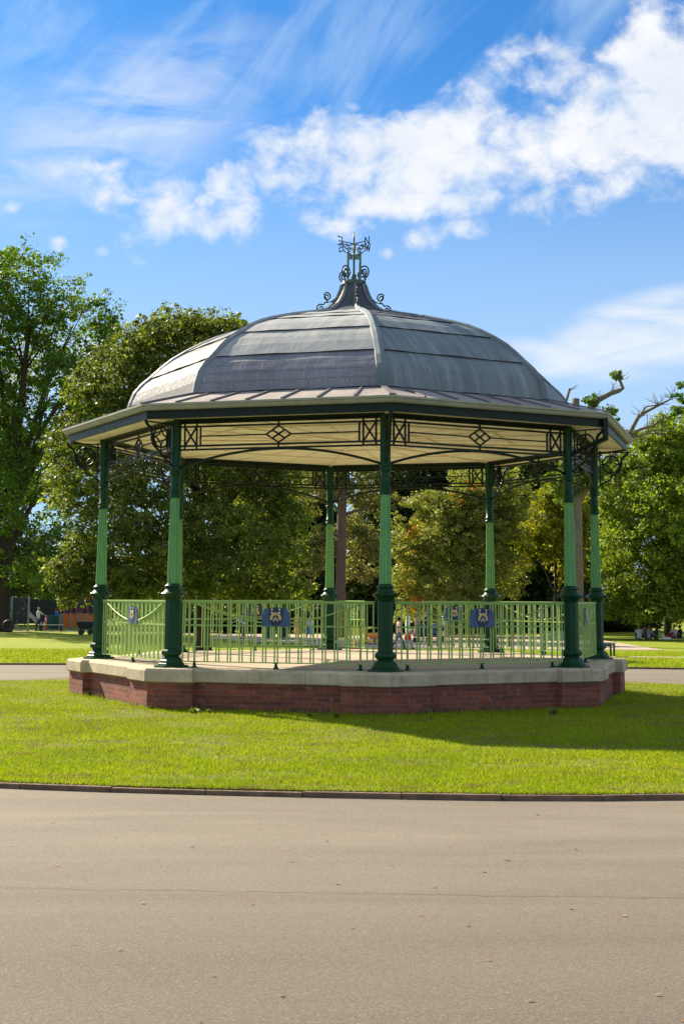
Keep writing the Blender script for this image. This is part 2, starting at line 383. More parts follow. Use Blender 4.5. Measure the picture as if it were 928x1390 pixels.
# ------------------------------------------------------------------ world
SUN_AZ, SUN_EL = math.radians(-42), math.radians(34)
def world():
    w = bpy.data.worlds.new('World'); scene.world = w; w.use_nodes = True
    t = NT(w.node_tree); bg = t.n['Background']
    sky = t.new('ShaderNodeTexSky', sky_type='NISHITA'); sky.sun_disc = False
    sky.sun_elevation = SUN_EL; sky.sun_rotation = SUN_AZ % (2*PI); sky.air_density = 1.0; sky.dust_density = .6; sky.ozone_density = 2.5
    tc = t.new('ShaderNodeTexCoord'); g = tc.outputs['Generated']
    sx = t.new('ShaderNodeSeparateXYZ'); t.l.new(g, sx.inputs[0])
    x, y, z = sx.outputs
    az = t.math('ARCTAN2', x, y)
    hor = t.math('SQRT', t.math('ADD', t.math('MULTIPLY', x, x), t.math('MULTIPLY', y, y)))
    v = t.math('DIVIDE', z, t.math('MAXIMUM', hor, .02))
    uvn = t.new('ShaderNodeCombineXYZ'); t.l.new(az, uvn.inputs[0]); t.l.new(v, uvn.inputs[1]); uv = uvn.outputs[0]
    def blob(px, py, rx, ry, ang=0, pw=1.0):
        cu, cv = (px-464)/F, (812-py)/F
        du = t.math('SUBTRACT', az, cu); dv = t.math('SUBTRACT', v, cv)
        ca, sa = math.cos(ang), math.sin(ang)
        a = t.math('ADD', t.math('MULTIPLY', du, ca*F/rx), t.math('MULTIPLY', dv, sa*F/rx))
        b = t.math('ADD', t.math('MULTIPLY', du, -sa*F/ry), t.math('MULTIPLY', dv, ca*F/ry))
        d = t.math('ADD', t.math('MULTIPLY', a, a), t.math('MULTIPLY', b, b))
        return t.math('MULTIPLY', t.math('SUBTRACT', 1, d), pw)
    R = math.radians
    blobs = [(470, 205, 200, 72, R(2), 1.25), (640, 190, 210, 92, R(8), 1.4), (800, 180, 190, 105, R(14), 1.5), (930, 130, 180, 120, R(25), 1.5),
             (640, 112, 95, 34, R(30), .85), (750, 80, 75, 45, R(-10), .9), (900, 40, 80, 50, R(50), .9), (1050, 60, 160, 130, 0, 1),
             (560, 262, 200, 30, R(3), .9), (215, 288, 74, 46, R(38), .72), (300, 270, 66, 62, R(50), .75), (450, 298, 52, 22, R(-12), .85),
             (75, 230, 80, 20, R(8), .55), (135, 256, 72, 30, R(-5), .6), (5, 288, 22, 12, R(20), .7), (75, 336, 16, 11, 0, .7), (130, 344, 14, 9, R(20), .5),
             (584, 310, 28, 18, R(20), .55), (638, 301, 30, 14, 0, .5), (522, 338, 10, 10, 0, .5), (500, 295, 12, 10, 0, .6), (480, 124, 14, 8, 0, .5),
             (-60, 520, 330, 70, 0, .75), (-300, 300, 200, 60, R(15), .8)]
    m = None
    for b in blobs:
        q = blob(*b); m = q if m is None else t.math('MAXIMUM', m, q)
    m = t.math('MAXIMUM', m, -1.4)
    # unseen broken cloud added at the sides, behind and overhead to brighten the shade
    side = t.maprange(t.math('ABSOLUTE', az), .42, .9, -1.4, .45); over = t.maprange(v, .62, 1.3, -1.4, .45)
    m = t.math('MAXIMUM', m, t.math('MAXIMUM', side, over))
    wv = t.mapping(uv, (1, 1.15, 1), (0, 0, R(-14)))
    n1 = t.noise(wv, 30, 10, .60, .25); n2 = t.noise(wv, 11, 5, .5, .2)
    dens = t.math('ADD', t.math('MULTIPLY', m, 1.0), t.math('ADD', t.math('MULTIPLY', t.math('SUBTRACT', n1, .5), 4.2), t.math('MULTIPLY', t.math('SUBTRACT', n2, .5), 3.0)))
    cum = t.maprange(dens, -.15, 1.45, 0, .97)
    # cirrus streaks
    st = t.noise(t.mapping(t.mapping(uv, (1, 1, 1), (0, 0, R(-52))), (2.8, 9, 1)), 2.2, 9, .62, .55)
    st = t.math('ADD', t.math('MULTIPLY', st, .7), t.math('MULTIPLY', t.noise(uv, 7, 5, .5, .3), .3))
    cir = t.maprange(st, .40, .70, 0, .66)
    up = t.maprange(v, .16, .36, .3, .9)
    cir = t.math('MULTIPLY', cir, up)
    lo = blob(910, 450, 190, 66, R(8), 1.2); lo2 = blob(760, 490, 190, 34, R(-8), .8); lo3 = blob(150, 160, 330, 140, R(30), .55)
    lo = t.math('MAXIMUM', t.math('MAXIMUM', lo, lo2), lo3)
    st2 = t.noise(t.mapping(uv, (4, 13, 1), (0, 0, R(-6))), 2.2, 7, .55, .6)
    wis = t.math('MULTIPLY', t.maprange(lo, 0, .9), t.maprange(st2, .30, .66, 0, 1.0))
    hz = t.maprange(v, .40, .10, .0, .80)
    veil = t.math('MAXIMUM', cir, hz)
    wcol = wis
    skyc = t.mix(1.0, sky.outputs[0], SKYTINT, 'MULTIPLY')
    skyc = t.mix(veil, skyc, VEIL)
    shade = t.noise(wv, 14, 6, .6)
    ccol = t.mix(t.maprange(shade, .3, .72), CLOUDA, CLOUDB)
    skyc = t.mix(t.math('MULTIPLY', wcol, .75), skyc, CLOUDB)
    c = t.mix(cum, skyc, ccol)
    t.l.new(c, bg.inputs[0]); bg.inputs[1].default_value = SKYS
SKYS = .08
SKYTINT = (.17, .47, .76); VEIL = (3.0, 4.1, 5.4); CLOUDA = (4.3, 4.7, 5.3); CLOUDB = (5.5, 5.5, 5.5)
world()
sl = bpy.data.lights.new('sun', 'SUN'); sl.energy = 5.0; sl.angle = math.radians(.5); sl.color = (1, .88, .68)
so = bpy.data.objects.new('sun', sl); link(so)
sd = Vector((math.sin(SUN_AZ)*math.cos(SUN_EL), math.cos(SUN_AZ)*math.cos(SUN_EL), math.sin(SUN_EL)))
so.rotation_euler = sd.to_track_quat('Z', 'Y').to_euler(); so.location = sd*50
scene.view_settings.view_transform = 'Standard'; scene.view_settings.look = 'None'
scene.view_settings.exposure = 1.2; scene.view_settings.gamma = 1
scene.render.engine = 'CYCLES'
scene.cycles.max_bounces = 8; scene.cycles.transparent_max_bounces = 4

# ------------------------------------------------------------------ ground
def sheet(name, poly, z, m, kind='structure', sub=None, thick=0):
    mb = MB(); n = len(poly)
    if thick: mb.loops([poly, poly], [z-thick, z], bottom=False)
    else: mb.add([(x, y, z) for x, y in poly], [tuple(range(n))])
    return tag(mb.build(name, m), kind=kind)
def grid_sheet(name, xs, ys, dz, m, clip=None):
    vs = []; fs = []; nx = len(xs)
    for y in ys:
        for x in xs: vs.append((x, y, gz(x, y)+dz))
    for j in range(len(ys)-1):
        for i in range(nx-1):
            if clip and not clip((xs[i]+xs[i+1])/2, (ys[j]+ys[j+1])/2): continue
            a = j*nx+i; fs.append((a, a+1, a+nx+1, a+nx))
    mb = MB(); mb.add(vs, fs, smooth=True); return tag(mb.build(name, m), kind='structure')
ysf = [-600, -100, -30, 0, 20, 30, 38] + [38+2*i for i in range(1, 22)] + [90, 120, 200, 400, 900, 2500]
grid_sheet('ground', [-2500, -400, -100, -40, 0, 40, 100, 400, 2500], ysf, 0, GRASS)
# broad path round the bandstand
def faredge(x): return 38.9 - .006*(x-1)**2 - .05*x
pp = [(-70, -30), (70, -30), (70, 26)] + [(x, faredge(x)) for x in range(36, -37, -3)] + [(-70, 26)]
sheet('path', pp, .006, ASPH)
# island of lawn: smooth outline
ctrl = [(-14.0, 22.5), (-10.2, 17.6), (-7.0, 15.55), (-3.4, 14.02), (0.5, 13.36), (3.3, 13.42), (7.0, 14.5), (10.5, 17.2), (13.5, 22.0),
        (11.8, 26.0), (8.0, 28.6), (6.6, 31.2), (3.5, 33.6), (-.5, 34.3), (-4.5, 33.4), (-7.0, 30.6), (-9.5, 28.6), (-13, 26.5)]
def catmull(c, k=8):
    out = []; n = len(c)
    for i in range(n):
        p0, p1, p2, p3 = [Vector(c[(i+j) % n]) for j in (-1, 0, 1, 2)]
        for s in range(k):
            u = s/k
            out.append(tuple(.5*((2*p1)+(-p0+p2)*u+(2*p0-5*p1+4*p2-p3)*u*u+(-p0+3*p1-3*p2+p3)*u**3)))
    return out
ISL = catmull(ctrl)
def offset(poly, d):
    out = []; n = len(poly)
    for i in range(n):
        a, b = Vector(poly[i-1]), Vector(poly[(i+1) % n]); t = (b-a).normalized()
        out.append((poly[i][0]-t.y*d, poly[i][1]+t.x*d))
    return out
inner = offset(ISL, .075)
sheet('lawn', inner, .062, TURF, thick=.06)
# kerb edging: brick-like concrete lengths with joints
mb = MB(); n = len(ISL)
def resample(poly, step):
    pts = [Vector(p) for p in poly]+[Vector(poly[0])]; out = [pts[0].copy()]; acc = 0
    for a, b in zip(pts, pts[1:]):
        L = (b-a).length; s = step-acc
        while s <= L: out.append(a+(b-a)*(s/L)); s += step
        acc = (acc+L) % step
    return out
rs = resample(ISL, .90)
for a, b in zip(rs, rs[1:]):
    d = (b-a).normalized(); nrm = Vector((-d.y, d.x)); mid = (a+b)/2
    h = .052+random.uniform(-.006, .006); j = random.uniform(-.006, .006)
    c = mid+nrm*(.035+j)
    mb.box((c.x, c.y, h/2), ((b-a).length-.008, .075, h), math.atan2(d.y, d.x)+random.uniform(-.004, .004))
tag(mb.build('kerb', KERB, bevel=.008), kind='structure')
# far kerb line of the broad path
mb = MB()
fe = [Vector((x*.9, faredge(x*.9), 0)) for x in range(-40, 41)]
for a, b in zip(fe, fe[1:]): mb.bar(a+Vector((0, 0, .01)), b+Vector((0, 0, .01)), .07, .09)
tag(mb.build('far_kerb', KERB), kind='structure')
# far paths
def gpath(name, pts, w, dz, m):
    mb = MB(); vs = []
    for i, (x, y) in enumerate(pts):
        a = Vector(pts[max(0, i-1)]); b = Vector(pts[min(len(pts)-1, i+1)]); d = (b-a).normalized(); nn = Vector((-d.y, d.x))
        for s in (-1, 1):
            q = Vector((x, y))+nn*s*w/2; vs.append((q.x, q.y, gz(q.x, q.y)+dz))
    mb.add(vs, [(2*i, 2*i+2, 2*i+3, 2*i+1) for i in range(len(pts)-1)], smooth=True)
    return tag(mb.build(name, m), kind='structure')
gpath('footpath', [(7+2*i, 50.2-.05*i) for i in range(0, 26)], 1.6, .02, SAND)
gpath('playground_path', [(-60+5*i, 108+.0*i) for i in range(0, 9)]+[(-14, 104), (-8, 98)], 3.0, .02, SAND)
xs = [-8+1.5*i for i in range(0, 17)]; ys = [72+2*i for i in range(0, 15)]
grid_sheet('playground_surface', xs, ys, .02, SAND, lambda x, y: y > 72+max(0, (1.0-x))*1.9 and x < 17-(y-72)*.05)

# ------------------------------------------------------------------ grass blades (near lawn) as one 'stuff' object
def inside(poly, X, Y):
    c = np.zeros(len(X), bool); n = len(poly); j = n-1
    for i in range(n):
        xi, yi = poly[i]; xj, yj = poly[j]
        cond = ((yi > Y) != (yj > Y)) & (X < (xj-xi)*(Y-yi)/(yj-yi+1e-12)+xi)
        c ^= cond; j = i
    return c
def quads(name, V, m, per=4, smooth=False, parent=None):
    """V: (N*per,3) array, one face per group"""
    N = len(V)//per; me = bpy.data.meshes.new(name)
    me.vertices.add(len(V)); me.vertices.foreach_set('co', V.astype(np.float32).ravel())
    me.loops.add(N*per); me.loops.foreach_set('vertex_index', np.arange(N*per, dtype=np.int32))
    me.polygons.add(N); me.polygons.foreach_set('loop_start', np.arange(0, N*per, per, dtype=np.int32))
    me.polygons.foreach_set('loop_total', np.full(N, per, dtype=np.int32))
    me.materials.append(m); me.update(calc_edges=True)
    o = bpy.data.objects.new(name, me); link(o, parent); return o
BC = (0.219, 27.013); ROT = .1008; PLAT = .69
PLO = []
for kq in range(8):
    a0 = kq*PI/4; ap = 5.12
    PLO.append((BC[0]+ap*math.sin(a0+ROT), BC[1]-ap*math.cos(a0+ROT)))
def blades(name, X, Y, Z, h, w, label=None):
    N = len(X); a = RNG.uniform(0, 2*PI, N); L = RNG.normal(0, 1, (N, 2))*.45
    hh = h*RNG.uniform(.5, 1.3, N); dx, dy = np.cos(a)*w/2, np.sin(a)*w/2
    V = np.zeros((N, 3, 3))
    V[:, 0] = np.stack([X-dx, Y-dy, Z], 1); V[:, 1] = np.stack([X+dx, Y+dy, Z], 1)
    V[:, 2] = np.stack([X+L[:, 0]*hh, Y+L[:, 1]*hh, Z+hh], 1)
    return tag(quads(name, V.reshape(-1, 3), BLADE, 3), label, 'grass', kind='stuff')
N = 520000
Y = 13.0+RNG.uniform(0, 1, N)**1.35*17.5; X = RNG.uniform(-1, 1, N)*(Y*.25+.6)
k = inside(offset(ISL, .05), X, Y) & ~inside(PLO, X, Y)
from mathutils import noise as mn
kk = np.nonzero(k)[0]; wear = np.array([mn.fractal(Vector((X[i]*.8, Y[i]*1.5, 3.3)), 1.0, 2.1, 4) for i in kk])
k[kk] = RNG.uniform(0, 1, len(kk)) > np.clip((wear-.2)*3.0, 0, .65)
tq = np.sin(X*2.3+Y*1.1)+np.sin(X*.9-Y*3.1)+np.sin(Y*1.7)
blades('lawn_grass', X[k], Y[k], np.full(k.sum(), .058), RNG.uniform(.7, 1.2, k.sum())*(.036+.010*tq[k]/3), .010, 'short bright green mown grass of the lawn round the bandstand')
N = 90000
Y = 38.9+RNG.uniform(0, 1, N)**1.6*30; X = RNG.uniform(-1, 1, N)*(Y*.25+1)
k = (Y > 38.95-.05*X) & ~((np.abs(Y-50.1) < 1.0) & (X > 6))
Zg = np.array([gz(0, q) for q in Y[k]])
blades('meadow_grass', X[k], Y[k], Zg, .05, .03, 'sunlit grass stretching beyond the far side of the path')
# longer tufts that lean over the kerb and along the plinth foot
N = 9000; idx = RNG.integers(0, len(ISL), N); nx = (idx+1) % len(ISL); tt = RNG.uniform(0, 1, N)
A = np.array(offset(ISL, .085)); q = A[idx]*(1-tt)[:, None]+A[nx]*tt[:, None]; k = q[:, 1] < 20
PL2 = offset(PLO, -.04); idx2 = RNG.integers(0, 8, 5200); nx2 = (idx2+1) % 8; t2 = RNG.uniform(0, 1, 5200); A2 = np.array(PL2)
q2 = A2[idx2]*(1-t2)[:, None]+A2[nx2]*t2[:, None]+RNG.normal(0, .03, (5200, 2)); k2 = ~inside(PLO, q2[:, 0], q2[:, 1])
blades('plinth_edge_grass', q2[k2, 0], q2[k2, 1], np.full(k2.sum(), .055), .085*RNG.uniform(.4, 1.3, k2.sum()), .010, 'longer unmown grass fringe against the foot of the brick plinth')
blades('kerb_edge_grass', q[k, 0], q[k, 1]+RNG.uniform(0, .05, k.sum()), np.full(k.sum(), .05), .05, .009, 'longer grass fringe growing along the brown kerb edge')

# ------------------------------------------------------------------ bandstand
BS = thing('bandstand', 'octagonal bandstand with grey lead dome, green iron columns and railings on a red brick plinth', 'bandstand', (BC[0], BC[1], 0), ROT)
K8 = PI/4
def B(k, r, z=0): a = k*K8; return Vector((r*math.sin(a), -r*math.cos(a), z+PLAT))
def plinth_poly(Ro, p, L, ch=0):
    out = []
    for k in range(8):
        V = B(k, Ro); ep = (B(k-1, Ro)-V).normalized(); en = (B(k+1, Ro)-V).normalized()
        npv = B(k-.5, 1); npv.z = 0; npv.normalize(); nn = B(k+.5, 1); nn.z = 0; nn.normalize()
        p1 = V+ep*L; p2 = V+en*L
        for q in (p1-npv*p, p1, V, p2, p2-nn*p): out.append((q.x, q.y))
    return out
mb = MB(); poly = plinth_poly(5.14, .14, .76); mb.loops([poly, poly], [-.05, .472])
mb.build('brick_plinth', BRICK, BS)
mb = MB(); p1 = plinth_poly(5.20, .14, .80); p2 = plinth_poly(5.17, .14, .78); p0 = plinth_poly(5.16, .14, .775)
mb.loops([p0, p1, p1, p2], [.472, .49, .655, .690]); mb.build('stone_coping', STONE, BS, bevel=.006)
mb = MB(); op = [(B(k, 4.72).x, B(k, 4.72).y) for k in range(8)]
mb.add([(x, y, PLAT+.004) for x, y in op], [tuple(range(8))]); mb.build('platform_floor', FLOOR, BS)

# --- column
R0 = 4.6241
def make_column(k):
    base = B(k, R0, 0); rz = k*K8
    mb = MB()   # dark upper column
    mb.lathe([(.095, 2.705), (.098, 2.72), (.098, 2.745), (.082, 2.755), (.082, 2.775), (.090, 2.785), (.090, 2.81), (.074, 2.82), (.072, 3.05), (.074, 3.06),
              (.096, 3.075), (.096, 3.105), (.080, 3.115), (.080, 3.13), (.092, 3.14), (.092, 3.165), (.083, 3.18), (.083, 3.90), (.10, 3.93), (.10, 3.975)], 24)
    c = mb.build('column', DARK, BS, base); c.rotation_euler.z = rz
    fl = MB(); NF = 12
    fn = lambda w: 1-.24*min(1, max(0, (abs(math.sin(w*NF/2))-.45)*4))
    fl.lathe([(.100, 1.318), (.100, 1.335), (.099, 1.34), (.076, 2.69), (.076, 2.71)], 144, flute=fn, smooth=False)
    fl.build('fluted_shaft', SHAFT, c)
    pd = MB()
    pd.lathe([(.215, .03), (.225, .04), (.225, .055), (.195, .075), (.195, .10), (.17, .125), (.165, .145), (.13, .155), (.125, .17), (.135, .18), (.165, .20), (.172, .225), (.172, .25), (.155, .275), (.125, .285)], 8, off=PI/8, smooth=False)
    pd.lathe([(.125, .28), (.125, 1.06), (.14, 1.075)], 8, off=PI/8, smooth=False)
    pd.lathe([(.13, 1.06), (.145, 1.08), (.15, 1.10), (.165, 1.125), (.195, 1.145), (.20, 1.16), (.185, 1.175), (.155, 1.19), (.135, 1.215), (.120, 1.235), (.115, 1.25), (.13, 1.258), (.138, 1.275), (.134, 1.292), (.112, 1.305), (.106, 1.325)], 24)
    for j in range(4):
        w = PI/4+j*PI/2; pd.bar((.19*math.cos(w), .19*math.sin(w), 1.13), (.225*math.cos(w), .225*math.sin(w), 1.175), .05, .03)
    pd.lathe([(.29, 0), (.295, .008), (.29, .03), (.215, .036)], 8, off=PI/8, smooth=False)
    pd.build('pedestal', DARK, c, bevel=.004)
    return c
for k in range(8): make_column(k)

LS = 2*R0*math.sin(PI/8)
def lp(k, s, z, off=0):
    a = B(k, R0, z); b = B(k+1, R0, z); e = (b-a).normalized(); n = B(k+.5, 1, 0); n.z = 0; n.normalize()
    return a+e*s+n*off
def make_frieze(k):
    mb = MB(); w = .032; M = LS/2; m = lambda s, z, o=0: lp(k, s, z, o)
    for z, ww in ((3.925, .036), (3.862, .030), (3.545, .030), (3.485, .030)): mb.bar(m(.06, z), m(LS-.06, z), w, ww)
    for sgn in (0, 1):
        S = (lambda s: s) if not sgn else (lambda s: LS-s)
        for s, z0, z1 in ((.15, 3.485, 3.925), (.36, 3.485, 3.925), (.425, 3.545, 3.862)): mb.bar(m(S(s), z0), m(S(s), z1), w, w)
        mb.bar(m(S(.15), 3.545), m(S(.36), 3.862), .028, .028); mb.bar(m(S(.15), 3.862), m(S(.36), 3.545), .026, .026)
        mb.bar(m(S(.425), 3.703), m(S(M-.22), 3.703), w, .02)
        # curved brace
    pts = [m(.07+(LS-.14)*i/24, 3.47-.28*abs((i-12)/12)**2.0) for i in range(25)]
    mb.tube(pts, .021, 6)
    c = m(M, 3.703); mm = lambda ds, dz: m(M+ds, 3.703+dz)
    W, H = .21, .135
    for a, b in (((-W, 0), (0, H)), ((0, H), (W, 0)), ((W, 0), (0, -H)), ((0, -H), (-W, 0)),
                 ((-W/2, H/2), (W/2, -H/2)), ((-W/2, -H/2), (W/2, H/2))):
        mb.bar(mm(*a), mm(*b), .026, .026)
    for z in (-1, 1): mb.bar(mm(0, z*H), mm(0, z*.22), w, w)
    return mb.build('frieze', IRON, BS)
for k in range(8): make_frieze(k)

def make_bracket(k):
    mb = MB(); q = lambda r, z: B(k, R0+r, z)
    t = .016
    mb.bar(q(.13, 3.30), q(.13, 3.93), .02, .025); mb.bar(q(.07, 3.90), q(.66, 3.90), .02, .022); mb.bar(q(.07, 3.42), q(.20, 3.42), .02, .02)
    cx, cz, r = .34, 3.665, .165
    mb.tube([q(cx+r*math.cos(i*PI/12), cz+r*math.sin(i*PI/12)) for i in range(25)], t, 5)
    for j in range(4):   # curved four-point star inside the ring
        a0 = j*PI/2; ccx, ccz = cx+r*1.42*math.cos(a0+PI/4), cz+r*1.42*math.sin(a0+PI/4)
        p = []
        for i in range(7):
            w = a0+PI/4+PI + (i-3)/3*.78; p.append(q(ccx+r*1.0*math.cos(w), ccz+r*1.0*math.sin(w)))
        mb.tube(p, .013, 5)
    mb.bar(q(cx, cz-r), q(cx, 3.40), .016); mb.bar(q(cx, cz+r), q(cx, 3.90), .016); mb.bar(q(.13, cz), q(cx-r, cz), .016)
    # outer S curve from fascia down to the column
    pts = [(.70, 3.92), (.66, 3.86), (.58, 3.80), (.545, 3.72), (.545, 3.62), (.50, 3.53), (.42, 3.47), (.36, 3.44), (.33, 3.37), (.25, 3.33), (.17, 3.29), (.09, 3.22)]
    mb.tube([q(*p) for p in pts], [.026]*3+[.024]*4+[.018]*5, 6)
    pts = [(.33+.04*math.cos(w), 3.40+.04*math.sin(w)) for w in [i*.6 for i in range(9)]]
    mb.tube([q(*p) for p in pts], .008, 4)
    return mb.build('eave_bracket', IRON, BS)
for k in range(8): make_bracket(k)

# --- railings
def rail_bars(L):
    out = [.0, .10, .205]; m = L-.205
    n = max(1, round((L-.41)/.19)); st = (L-.41)/n
    for i in range(1, n): out += [.205+i*st-.025, .205+i*st+.025]
    return out+[L-.205, L-.10, L]
def plaque(parent, M, ww=1.0):
    """M(s, z, o): panel-local to parent space, s measured from the plaque centre"""
    mb = MB()
    def plate(pts, o0, o1, mi):
        n = len(pts); vs = [M(s, z, o0) for s, z in pts]+[M(s, z, o1) for s, z in pts]
        mb.add(vs, [tuple(range(n))[::-1], tuple(range(n, 2*n))]+[(i, (i+1) % n, n+(i+1) % n, n+i) for i in range(n)], mi)
    out = [(-.215, .66), (.215, .66), (.235, .68), (.235, .76), (.215, .86), (.185, .93), (.14, .945), (.10, .925), (.06, .95), (-.06, .95), (-.10, .925), (-.14, .945), (-.185, .93), (-.215, .86), (-.235, .76), (-.235, .68)]
    sh = [(0, .663), (.05, .68), (.095, .725), (.115, .79), (.115, .945), (.0, .958), (-.115, .945), (-.115, .79), (-.095, .725), (-.05, .68)]
    ring = lambda cx, cz, ro, ri, a0, a1, n=10: [(cx+ro*math.cos(a0+(a1-a0)*i/n), cz+ro*math.sin(a0+(a1-a0)*i/n)) for i in range(n+1)]+[(cx+ri*math.cos(a1-(a1-a0)*i/n), cz+ri*math.sin(a1-(a1-a0)*i/n)) for i in range(n+1)]
    plate(out, .0, .012, 0)
    for sd in (-1, 1):
        j = .001 if sd > 0 else 0
        a, b_ = (.012, .018) if sd > 0 else (-.006, 0)
        plate(sh, a, b_, 1)
        a, b_ = (.018, .023) if sd > 0 else (-.011, -.006)
        arc = ring(0, .785, .095, .05, -.35, PI+.35)
        # arch band as quads
        n = len(arc)//2
        for i in range(n-1): plate([arc[i], arc[i+1], arc[2*n-2-i], arc[2*n-1-i]], a, b_, 2)
        for q in (-1, 1):
            plate([(0, .80), (q*.010, .80), (q*.042, .74), (q*.022, .74)][::q], a, b_, 3)
            plate([(q*.062-.018, .862), (q*.062+.018, .862), (q*.062, .902)], a, b_, 3)
            plate([(q*.062-.02, .912), (q*.062+.02, .912), (q*.062+.008, .938), (q*.062-.008, .938)], a, b_, 3)
    return mb.build('plaque', [BLUE, NAVY, GOLD, CREAM], parent)
def railing_panel(name, M, L, parent, with_plaque=True, feet=True):
    """M(s, z, o) maps panel coordinates to parent space"""
    mb = MB()
    mb.bar(M(-.02, 1.045, 0), M(L+.02, 1.045, 0), .045, .022); mb.bar(M(-.02, 1.022, 0), M(L+.02, 1.022, 0), .02, .022)
    mb.bar(M(-.02, .665, 0), M(L+.02, .665, 0), .014, .024); mb.bar(M(-.02, .095, 0), M(L+.02, .095, 0), .03, .016)
    for i, s in enumerate(rail_bars(L)):
        w = .03 if (abs(s-.205) < 1e-6 or abs(s-L+.205) < 1e-6) else .020
        mb.bar(M(s, .10, 0), M(s, 1.02, 0), w, .014, up=(M(1, 0, 0)-M(0, 0, 0)).cross(Vector((0, 0, 1))))
    # swag from each end of the top rail to the middle
    for sg in (0, 1):
        pts = []
        for i in range(13):
            u = i/12; s = .21+(L/2-.21-.0)*u; z = 1.01-.31*(1-(1-u)**1.7)
            pts.append(M(s if not sg else L-s, z, .016))
        mb.tube(pts, .013, 5)
    o = mb.build(name, LIGHT, parent)
    if feet:
        for s in (.205, L/2, L-.205):
            f = MB(); c = M(s, 0, 0); c = Vector((c.x, c.y, PLAT))
            f.lathe([(.045, 0), (.045, .02), (.028, .03), (.022, .045), (.035, .055), (.022, .062), (.016, .075), (.03, .084), (.06, .086), (.06, .092)], 10, c)
            f.build('rail_foot', DARK, o)
    if with_plaque: plaque(o, lambda s, z, q: M(L/2+s, z, q+.02))
    return o
for k in (7, 6, 5, 0, 1, 2, 4):
    if k == 4 or k == 3: pass
    if k == 4: pass
    M = lambda s, z, o, k=k: lp(k, s+.19, z, o)
    railing_panel('railing', M, LS-.38, BS)
# side 3-4 (rear right) is the entrance with two gates standing open
def leaf(kh, ang, sgn):
    h = lp(3, .2 if sgn > 0 else LS-.2, 0); e = (B(4, R0)-B(3, R0)).normalized()*sgn
    d = Matrix.Rotation(ang, 3, 'Z') @ e; n = Vector((0, 0, 1)).cross(d)
    def M(s, z, o): q = h+d*s+n*o; return Vector((q.x, q.y, PLAT+z))
    g = railing_panel('gate', M, 1.50, BS, with_plaque=True, feet=False)
leaf(3, math.radians(50), 1); leaf(4, math.radians(-52), -1)

# --- eaves, gutter, soffit
def oct_ring(r, z): return [B(k, r, z) for k in range(8)]
def oct_solid(name, prof, m, parent=None, closed=True, uvs=True, mi=0, mbx=None):
    mb = mbx or MB(); n = len(prof); vs = []
    for r, z in prof: vs += oct_ring(r, z)
    fs = []; uv = []
    arc = [0]
    for a, b in zip(prof, prof[1:]+prof[:1]): arc.append(arc[-1]+math.hypot(a[0]-b[0], a[1]-b[1]))
    rng = n if closed else n-1
    for i in range(rng):
        i2 = (i+1) % n
        for k in range(8):
            k2 = (k+1) % 8; fs.append((i*8+k, i*8+k2, i2*8+k2, i2*8+k))
            h1 = prof[i][0]*math.sin(PI/8); h2 = prof[i2][0]*math.sin(PI/8)
            uv.append([(-h1+k*9, arc[i]), (h1+k*9, arc[i]), (h2+k*9, arc[i+1]), (-h2+k*9, arc[i+1])])
    mb.add(vs, fs, mi, uv)
    if mbx is None: return mb.build(name, m, parent)
# ogee gutter
oct_solid('gutter', [(5.30, 4.065), (5.36, 4.065), (5.385, 4.085), (5.40, 4.12), (5.425, 4.135), (5.425, 4.165), (5.405, 4.165), (5.40, 4.145), (5.30, 4.125)], GUTTER, BS)
oct_solid('fascia', [(5.255, 3.93), (5.295, 3.93), (5.295, 4.12), (5.255, 4.12)], IRON, BS)
oct_solid('underbeam', [(4.55, 3.945), (4.70, 3.945), (4.70, 3.99), (4.55, 3.99)], IRON, BS)
mb = MB(); rgs = [(5.254, 3.965), (4.55, 3.992), (2.4, 4.02), (.25, 4.05)]
vs = []
for r, z in rgs: vs += oct_ring(r, z)
fs = [(i*8+k, (i+1)*8+k, (i+1)*8+(k+1) % 8, i*8+(k+1) % 8) for i in range(3) for k in range(8)]
fs.append(tuple(24+k for k in range(8))); mb.add(vs, fs); mb.build('ceiling', CEIL, BS)
mb = MB()   # ceiling battens
for k in range(8):
    mb.bar(B(k, 5.2, 3.972), B(k, .1, 4.04), .05, .03)
    for r, z in ((3.1, 4.00), (1.6, 4.02)): mb.bar(B(k, r, z), B(k+1, r, z), .035, .028)
    for s in (.33, .66):
        a = B(k, 4.5, 3.985).lerp(B(k+1, 4.5, 3.985), s); b = B(k, 1.0, 4.03).lerp(B(k+1, 1.0, 4.03), s); mb.bar(a, b, .012, .012)
mb.build('ceiling_batten', plain('batten_cream', (.82, .73, .54), .6), BS)

mb = MB(); mb.bar(B(1, 5.34, 4.08), B(1, 5.34, 3.74), .075, .075, up=(0, 1, 0)); mb.bar(B(1, 5.37, 3.745), B(1, R0+.06, 3.50), .07, .07)
mb.build('downpipe', IRON, BS)
